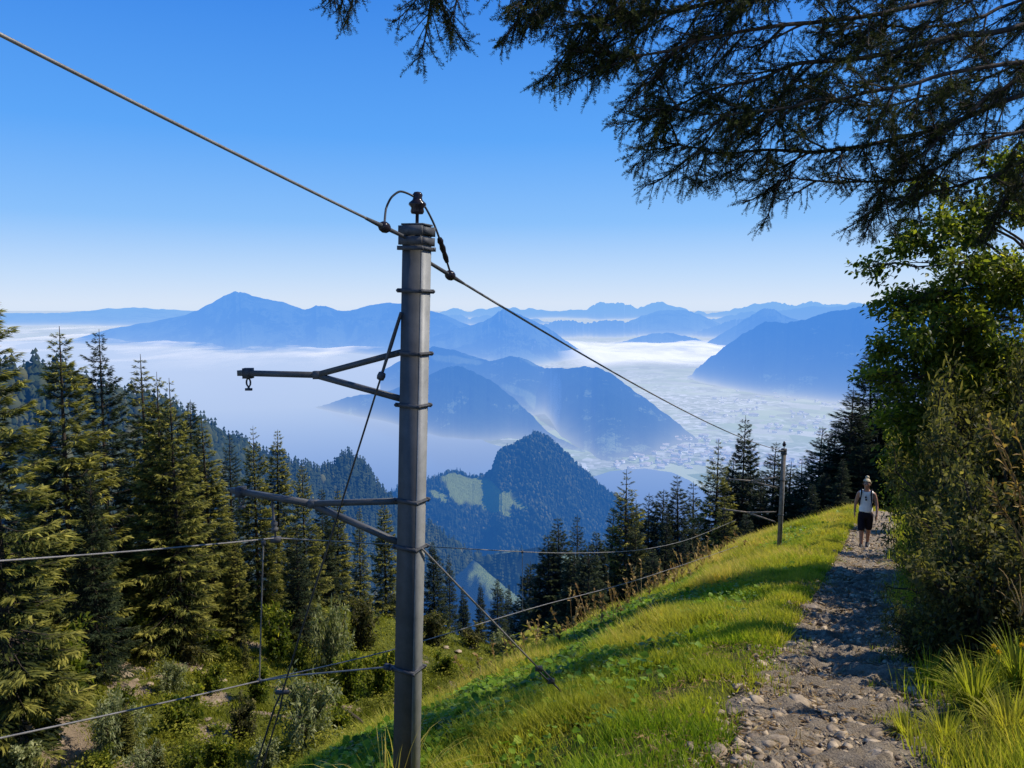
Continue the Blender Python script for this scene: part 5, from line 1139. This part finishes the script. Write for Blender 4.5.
Y2 = 19.2; top2 = at(784, 449, Y2); low2 = at(778, 565, Y2); F2 = footfix(top2, low2)
shift = top2 - top1
p2 = make_pole((F2[0], F2[1]), top2, 'far pole of the line standing at the trail edge before the dark spruces', tuple(v + shift for v in arm1), tuple(v + shift for v in arm2), M['wood'], M['steel'], None, .80)

def sag(a, b, s_, n=40):
    t = np.linspace(0, 1, n)[:, None]; P = np.asarray(a) * (1 - t) + np.asarray(b) * t; P[:, 2] -= (4 * s_ * t * (1 - t))[:, 0]; return P
def off_left(px, py, start, back=1.0):        # a point on the line's direction behind the pole, through px,py
    ts = np.linspace(.2, 6, 800); P = start[None] - LN[None] * ts[:, None]; k = np.argmin(np.abs(project(P)[0] - px)); z = at(px, py, P[k][1]); return np.array([P[k][0], P[k][1], z[2]])
# carrying cable, dead-ended on both sides of the pole head
hd = p1['hd']; ln = p1['ln']; pr = p1['pr']
Lh = at(400, 233, Y1 - .09); Lh = top1 - ln * (hd + .03) - ZU * .07 - pr * .03; Rh = top1 + ln * (hd + .03) - ZU * .20 + pr * .02
def cable(name, pts, r_, label, mat, fit=None, group=None):
    root = empty(name, pts[0]); O = np.array(pts[0]); b = Bag(); tube_capped(b, np.asarray(pts) - O, r_, 7); b.build('strand', mat, root, True); tag(root, label, 'cable', group)
    return root, O
far_l = off_left(0, 12, Lh); dirl = far_l - Lh; Pl = sag(Lh, far_l + dirl * 2.2, .06, 50)
ca, Oa = cable('carrying_cable', Pl, .0072, 'thick cable running from the pole head to the upper left corner', M['wire'], None, 'cables of the overhead line')
def fitting(root, O, P, dist, dirv):
    d = dirv / np.linalg.norm(dirv); c = P + d * dist - O
    b = Bag(); b.add(*lathe([(0, -.036), (.020, -.034), (.029, -.018), (.032, 0), (.029, .018), (.020, .034), (0, .036)], c, d, 14)); b.build('insulator', M['ceramic'], root, True)
    b = Bag(); V, Fq = tube(np.array([c + d * .030, c + d * .07, c + d * .17]), [.015, .013, .009], 8); b.add(V, Fq); V, Fq = tube(np.array([c - d * .035, P - O]), [.013, .011], 8); b.add(V, Fq); b.build('clamp', M['steel_dark'], root, True); return c + O
fl = fitting(ca, Oa, Pl[0], .20, Pl[1] - Pl[0])
c2h = top2 - ZU * .05; Pr_ = sag(Rh, c2h, .18, 60)
cb_, Ob = cable('carrying_cable', Pr_, .0080, 'thick cable running from the pole head down to the far pole', M['wire'], None, 'cables of the overhead line')
fr_ = fitting(cb_, Ob, Pr_[0], .26, Pr_[1] - Pr_[0])
# jumper loop over the pin insulator
apex = top1 + ZU * .19; 
jp = catmull(np.array([fl + ZU * .02] + [at(*v) for v in ((386, 209, Y1 - .10), (391, 198, Y1 - .09), (400, 191.5, Y1 - .06), (411, 195, Y1 - .03), (423, 204, Y1 + .02), (433, 222, Y1 + .08), (441, 243, Y1 + .14))] + [fr_ + ZU * .02]), 60)
b = Bag(); O = jp[0]; root = empty('jumper_cable', O); tube_capped(b, jp - O, .0065, 7); b.build('strand', M['wire_dark'], root, True)
b = Bag(); V, Fq = tube(jp[50:57] - O, [.014, .020, .014, .020, .014, .018, .012], 8); b.add(V, Fq); b.build('sleeve', M['ceramic'], root); tag(root, 'curved jumper cable looping over the insulator on the pole head', 'cable')
# lower wires held by the brackets
mes = arm_end(274, 538, d_up); con = arm_end(252, 681, d_up)
ml = off_left(0, 551, mes); ml2 = ml + (ml - mes) * 1.5
mes2 = mes + shift * 1.0; m2p = at(736, 520, mes2[1])
def curve_px(a, pxs, b_, bow=None):
    n = len(pxs); Ps = []
    for (px, py) in pxs:
        ts = np.linspace(0, 1, 1500)[:, None]; L = a * (1 - ts) + b_ * ts; k = np.argmin(np.abs(project(L)[0] - px)); Ps.append(np.array([L[k][0], L[k][1], at(px, py, L[k][1])[2]]))
    return catmull(np.array([a] + Ps + [b_]), 90)
Pm = np.vstack([sag(ml2, mes, .05, 30)[:-1], curve_px(mes, [(400, 545), (560, 553), (640, 550), (690, 539)], m2p)])
cable('messenger_wire', Pm, .0048, 'thin upper wire crossing behind the pole and curving up to the far pole', M['wire'], None, 'wires of the overhead line')
cl = off_left(0, 736, con); c2p = at(738, 546, mes2[1] + .1)
Pc = np.vstack([sag(cl + (cl - con) * 1.2, con, .02, 30)[:-1], curve_px(con, [(392, 650), (540, 606), (640, 579)], c2p)])
cable('contact_wire', Pc, .0052, 'lower wire sweeping up from the bottom left to the far pole', M['wire'], None, 'wires of the overhead line')
# insulator between the bracket and the upper wire
root = empty('suspension_insulator', mes); b = Bag(); hkp = arm2[0] + (arm2[1] - arm2[0]) * .50; T_ = hkp - mes; L = np.linalg.norm(T_)
b.add(*lathe([(0, 0), (.008, .01), (.008, .04), (.022, .048), (.025, .066), (.014, .074), (.022, .088), (.024, .104), (.010, .116), (.006, L)], np.zeros(3), T_, 12)); b.build('insulator', M['steel'], root, True)
b = Bag(); b.add(*box((0, 0, -.01), np.eye(3), (.03, .02, .018))); b.build('clamp', M['steel_dark'], root); tag(root, 'hanging insulator under the lower bracket arm holding the upper wire', 'insulator')
# hangers between upper and lower wire
def near_on(Pw, px): k = np.argmin(np.abs(project(Pw)[0] - px)); return Pw[k]
for a_, c_, r_, lab in ((arm_end(261, 543, d_up), con, .0050, 'straight hanger rod between upper and lower wire left of the pole'), (near_on(Pm, 521), near_on(Pc, 521), .003, 'short hanger wire between the two wires over the little valley')):
    root = empty('hanger_rod', c_); b = Bag(); tube_capped(b, np.array([a_ - c_, np.zeros(3)]), r_, 7); b.build('rod', M['wire'], root, True); b = Bag()
    for e in (a_ - c_, np.zeros(3)): b.add(*box(e, np.eye(3), (.013, .009, .014)))
    b.build('clamp', M['steel_dark'], root); tag(root, lab, 'hanger')
# steady rod from the pole to the lower wire
ax_ = on_axis(top1, F1, 665); e0 = arm_end(388, 667, ax_); root = empty('steady_rod', e0); b = Bag(); mid_ = arm_end(345, 671, ax_); tube_capped(b, np.array([con, arm_end(300, 675, ax_), mid_, e0]) - e0, .0055, 7); b.build('rod', M['wire'], root, True)
b = Bag(); tube_capped(b, np.array([np.zeros(3), ax_ - e0]), .008, 7); b.add(*lathe([(0, -.02), (.022, -.02), (.022, .02), (0, .02)], np.zeros(3), PR, 8)); b.build('hinge', M['steel_dark'], root); tag(root, 'steady rod linking the pole to the lower wire', 'rod')
# stays
sa = on_axis(top1, F1, 312) - PR * (p1['hw'] - .01) - LN * (p1['hd'] + .012); low = at(262, 757, 5.1)
def to_ground(a, b_):
    for t in np.linspace(0, 3, 600):
        P = a + (b_ - a) * t
        if P[2] < ground_h(P[0], P[1]): return P
    return b_ + (b_ - a) * .3
sg_ = to_ground(sa, low); root = empty('stay_cable', sg_); b = Bag(); k1 = sa + (sg_ - sa) * .10; k2 = sa + (low - sa) * .83
tube_capped(b, np.array([k1, k2]) - sg_, .0060, 7); b.build('strand', M['wire_dark'], root, True)
b = Bag(); tube_capped(b, np.array([sa, sa + (k1 - sa) * .5, k1]) - sg_, [.010, .012, .008], 7); b.add(*lathe([(0, -.03), (.022, -.02), (.026, 0), (.022, .02), (0, .03)], k1 - sg_, k1 - sa, 10)); b.build('end_fitting', M['steel_dark'], root, True)
b = Bag(); sd_ = np.array([.020, -.005, 0])
for e in (-1, 1): tube_capped(b, np.array([k2 + sd_ * e * .3, k2 + (sg_ - k2) * .1 + sd_ * e, sg_ + sd_ * e * 1.4]) - sg_, .0065, 6)
b.add(*box(k2 - sg_, np.eye(3), (.045, .012, .010))); b.build('loop', M['wire_dark'], root, True); tag(root, 'dark stay cable slanting from the pole down to the lower left', 'stay cable')
sb0 = on_axis(top1, F1, 547) + PR * (p1['hw'] + .02); hb_g = hit(572, 697); hb_g[2] -= .05; root = empty('stay_rope', hb_g); b = Bag(); k3 = sb0 + (hb_g - sb0) * .72
tube_capped(b, np.array([sb0, k3]) - hb_g, .0068, 7); b.build('strand', M['wire'], root, True); b = Bag()
d_ = (hb_g - k3); 
for e in (-1, 1): tube_capped(b, np.array([k3 + [.016 * e, 0, .006 * e], k3 + d_ * .35 + [.016 * e, 0, .006 * e]]) - hb_g, .006, 6)
b.add(*box(k3 - hb_g, np.eye(3), (.028, .012, .018))); b.add(*box(k3 + d_ * .35 - hb_g, np.eye(3), (.028, .012, .018))); tube_capped(b, np.array([k3 + d_ * .35, hb_g]) - hb_g, .007, 6); b.build('turnbuckle', M['steel_dark'], root); tag(root, 'grey stay rope with turnbuckle running from the pole into the grass on the right', 'stay cable')

# ------------------------------------------------------------------ the walker
wp = hit(864, 548); WP = np.array([wp[0], wp[1], float(ground_h(wp[0], wp[1]))]); face = math.atan2(-wp[1], -wp[0]) + R(90) + R(-4)   # local -Y looks to the camera
person = empty('person', (WP[0], WP[1], WP[2] + .01), face); tag(person, 'blond woman in white sleeveless top and black shorts walking down the trail, head bowed', 'person')
def skin(name, verts, edges, mat, parent, sub=2, root=0):
    me = bpy.data.meshes.new(name); me.from_pydata([v[:3] for v in verts], edges, []); o = bpy.data.objects.new(name, me); COL.objects.link(o); o.parent = parent
    md = o.modifiers.new('skin', 'SKIN'); md.use_smooth_shade = True
    for i, v in enumerate(verts): sv = me.skin_vertices[0].data[i]; sv.radius = v[3:5] if len(v) > 4 else (v[3], v[3]); sv.use_root = (i == root)
    s_ = o.modifiers.new('sub', 'SUBSURF'); s_.levels = sub; s_.render_levels = sub; me.materials.append(mat)
    dg = bpy.context.evaluated_depsgraph_get(); nm = bpy.data.meshes.new_from_object(o.evaluated_get(dg)); o.modifiers.clear(); o.data = nm
    if not nm.materials: nm.materials.append(mat)
    return o
class Sk:
    def __init__(s): s.v = []; s.e = []
    def add(s, p, r_, par=None): s.v.append((*p, *(r_ if isinstance(r_, tuple) else (r_, r_)))); i = len(s.v) - 1; (s.e.append((par, i)) if par is not None else None); return i
    def chain(s, par, pts): 
        for p, r_ in pts: par = s.add(p, r_, par)
        return par
k = Sk(); pel = k.add((0, 0, .90), (.135, .10)); wst = k.add((0, .01, 1.06), (.115, .085), pel); ch = k.add((0, .015, 1.22), (.135, .095), wst); sh = k.add((0, .01, 1.345), (.10, .07), ch)
nk = k.add((0, -.005, 1.42), .048, sh); h0 = k.add((0, -.035, 1.485), (.060, .066), nk); h1 = k.add((0, -.055, 1.555), (.074, .086), h0); k.add((0, -.045, 1.62), (.062, .072), h1)
for sx, fy, by in ((-1, -.16, .0), (1, .13, 0)):   # mid stride: one leg forward, one back
    kf = -.10 if fy < 0 else .02
    hip = k.add((sx * .085, 0, .83), .088, pel); kn = k.chain(hip, [((sx * .080, fy * .30, .66), .078), ((sx * .070, fy * .55 + kf * .5, .47), .056), ((sx * .062, fy * .72, .33), .056), ((sx * .055, fy * .95, .12), .038), ((sx * .054, fy, .055), .038)]); k.chain(kn, [((sx * .060, fy - .10, .03), .034), ((sx * .062, fy - .16, .022), .026)])
hands = []
for sx, sw in ((-1, .07), (1, -.05)):
    a = k.add((sx * .165, .012, 1.325), .052, sh); pw_ = k.chain(a, [((sx * .205, .02 + sw * .3, 1.18), .042), ((sx * .235, .02 + sw * .7, 1.055), .036), ((sx * .245, -.02 + sw * 1.3, .93), .030), ((sx * .248, -.045 + sw * 1.6, .835), .022)])
    pm = k.chain(pw_, [((sx * .248, -.055 + sw * 1.7, .785), (.016, .036))]); hands.append((sx, sw, pm))
    base_ = np.array([sx * .248, -.055 + sw * 1.7, .775])
    for f_, (oy, l1) in enumerate(((-.030, .066), (-.010, .076), (.010, .070), (.028, .054))):
        k.chain(pm, [(tuple(base_ + [0, oy, -.02]), .0095), (tuple(base_ + [-sx * .006, oy * 1.05, -.02 - l1 * .5]), .0088), (tuple(base_ + [-sx * .020, oy, -.02 - l1]), .0075)])
    k.chain(pw_, [(tuple(base_ + [-sx * .012, -.036, .025]), .011), (tuple(base_ + [-sx * .020, -.052, -.008]), .0095), (tuple(base_ + [-sx * .026, -.056, -.034]), .008)])
body = skin('body', k.v, k.e, M['skin'], person)
# face: nose, brows, eyes and mouth on a head that is bowed
b = Bag(); fc = np.array([0, -.138, 1.545])
V, Fq = lathe([(0, -.018), (.013, -.012), (.016, 0), (.009, .022), (0, .03)], fc + [0, .004, -.008], (0, -.12, 1), 10); b.add(V, Fq); b.build('nose', M['skin'], person, True)
for sx in (-1, 1):
    b = Bag(); b.add(*lathe([(0, -.008), (.009, -.005), (.011, 0), (.009, .005), (0, .008)], fc + [sx * .030, .018, .018], (0, -1, -.1), 10)); b.build('eye', M['eye'], person, True)
    b = Bag(); b.add(*lathe([(0, -.010), (.018, -.006), (.024, 0), (.018, .006), (0, .010)], (sx * .078, -.045, 1.545), (sx, .15, 0), 10)); b.build('ear', M['skin'], person, True)
b = Bag(); b.add(*lathe([(0, -.022), (.006, -.015), (.008, 0), (.006, .015), (0, .022)], fc + [0, .008, -.045], (1, 0, 0), 8)); b.build('mouth', M['lip'], person, True)
bm = bmesh.new(); bmesh.ops.create_icosphere(bm, subdivisions=4, radius=1)
for v in bm.verts:
    c_ = v.co; n_ = float(fbm(np.array([math.atan2(c_.x, c_.y) * 6]), np.array([c_.z * 1.5]), 12, 3)[0]); k_ = 1 + .05 * n_; low_ = max(0, -c_.z)
    v.co = Vector((c_.x * .088 * k_ * (1 - .25 * low_), -.030 + c_.y * .104 * k_ + .02 * low_, 1.585 + c_.z * (.106 if c_.z > 0 else .125) * k_))
bmesh.ops.delete(bm, geom=[v for v in bm.verts if v.co.y < -.055 - .25 * max(0, abs(v.co.x) - .05) and v.co.z < 1.625], context='VERTS')
g_ = bmesh.ops.create_icosphere(bm, subdivisions=3, radius=.046, matrix=Matrix.Translation((0, .015, 1.705)))
me = bpy.data.meshes.new('hair'); bm.to_mesh(me); bm.free(); me.polygons.foreach_set('use_smooth', [True] * len(me.polygons)); me.materials.append(M['hair']); ho = bpy.data.objects.new('hair', me); COL.objects.link(ho); ho.parent = person
kt = Sk(); a = kt.add((0, 0, .835), (.165, .128)); c = kt.chain(a, [((0, .002, .93), (.168, .130)), ((0, .008, 1.06), (.152, .118)), ((0, .012, 1.22), (.172, .128)), ((0, .010, 1.33), (.172, .112)), ((0, .005, 1.39), (.115, .082))])
for sx in (-1, 1): kt.chain(3, [((sx * .10, .010, 1.345), (.068, .074)), ((sx * .140, .010, 1.385), (.054, .058))])
skin('top', kt.v, kt.e, M['white_cloth'], person)
ks = Sk(); a = ks.add((0, 0, .935), (.150, .116)); c = ks.add((0, 0, .86), (.155, .122), a)
for sx, fy in ((-1, -.16), (1, .13)):
    kf = -.10 if fy < 0 else .02
    ks.chain(c, [((sx * .080, fy * .10, .76), .108), ((sx * .078, fy * .32, .64), .100), ((sx * .072, fy * .50 + kf * .4, .50), .090), ((sx * .070, fy * .56 + kf * .4, .42), .086)])
skin('shorts', ks.v, ks.e, M['black_cloth'], person)
for sx, fy in ((-1, -.16), (1, .13)):
    kk_ = Sk(); a = kk_.add((sx * .055, fy * .98, .135), .048); a2 = kk_.add((sx * .055, fy, .06), .050, a); kk_.chain(a2, [((sx * .060, fy - .09, .045), (.044, .040)), ((sx * .064, fy - .165, .035), (.040, .030))]); kk_.add((sx * .055, fy + .045, .042), .040, a2)
    shoe = skin('shoe', kk_.v, kk_.e, M['shoe'], person); b = Bag(); b.add(*box((sx * .060, fy - .06, .012), np.eye(3), (.045, .135, .011))); b.build('sole', M['sole'], shoe)
Mp = Matrix.Translation(person.location) @ Matrix.Rotation(face, 4, 'Z')
bp = empty('backpack', Mp @ Vector((0, .16, .98)), face); tag(bp, 'dark backpack worn by the walking woman, straps over both shoulders', 'backpack')
kb = Sk(); a = kb.add((0, .035, .06), (.125, .07)); kb.chain(a, [((0, .045, .20), (.135, .08)), ((0, .03, .36), (.10, .06))]); skin('bag', kb.v, kb.e, M['black_cloth'], bp)
for sx in (-1, 1):
    b = Bag(); Pst = catmull(np.array([(sx * .105, -.06, .395), (sx * .110, -.15, .445), (sx * .108, -.232, .395), (sx * .112, -.275, .30), (sx * .130, -.262, .16), (sx * .150, -.18, .05), (sx * .13, -.05, .03)]), 30)
    V, Fq = tube(Pst, .016, 6); b.add(V, Fq); b.build('strap', M['black_cloth'], bp, True)
sgp = empty('sunglasses', Mp @ Vector((0, -.125, 1.235)), face); tag(sgp, 'dark sunglasses hanging from the neckline of the white top', 'sunglasses')
for sx in (-1, 1): b = Bag(); b.add(*lathe([(0, -.003), (.024, -.002), (.024, .002), (0, .003)], (sx * .004, -.004 - .003 * sx, -.028 * sx - .01), (0.2, -1, 0), 12)); b.build('lens', M['eye'], sgp)
b = Bag(); V, Fq = tube(np.array([(0, .0, .07), (0, -.002, .03), (0, -.004, -.04)]), .004, 5); b.add(V, Fq); b.build('frame', M['eye'], sgp)
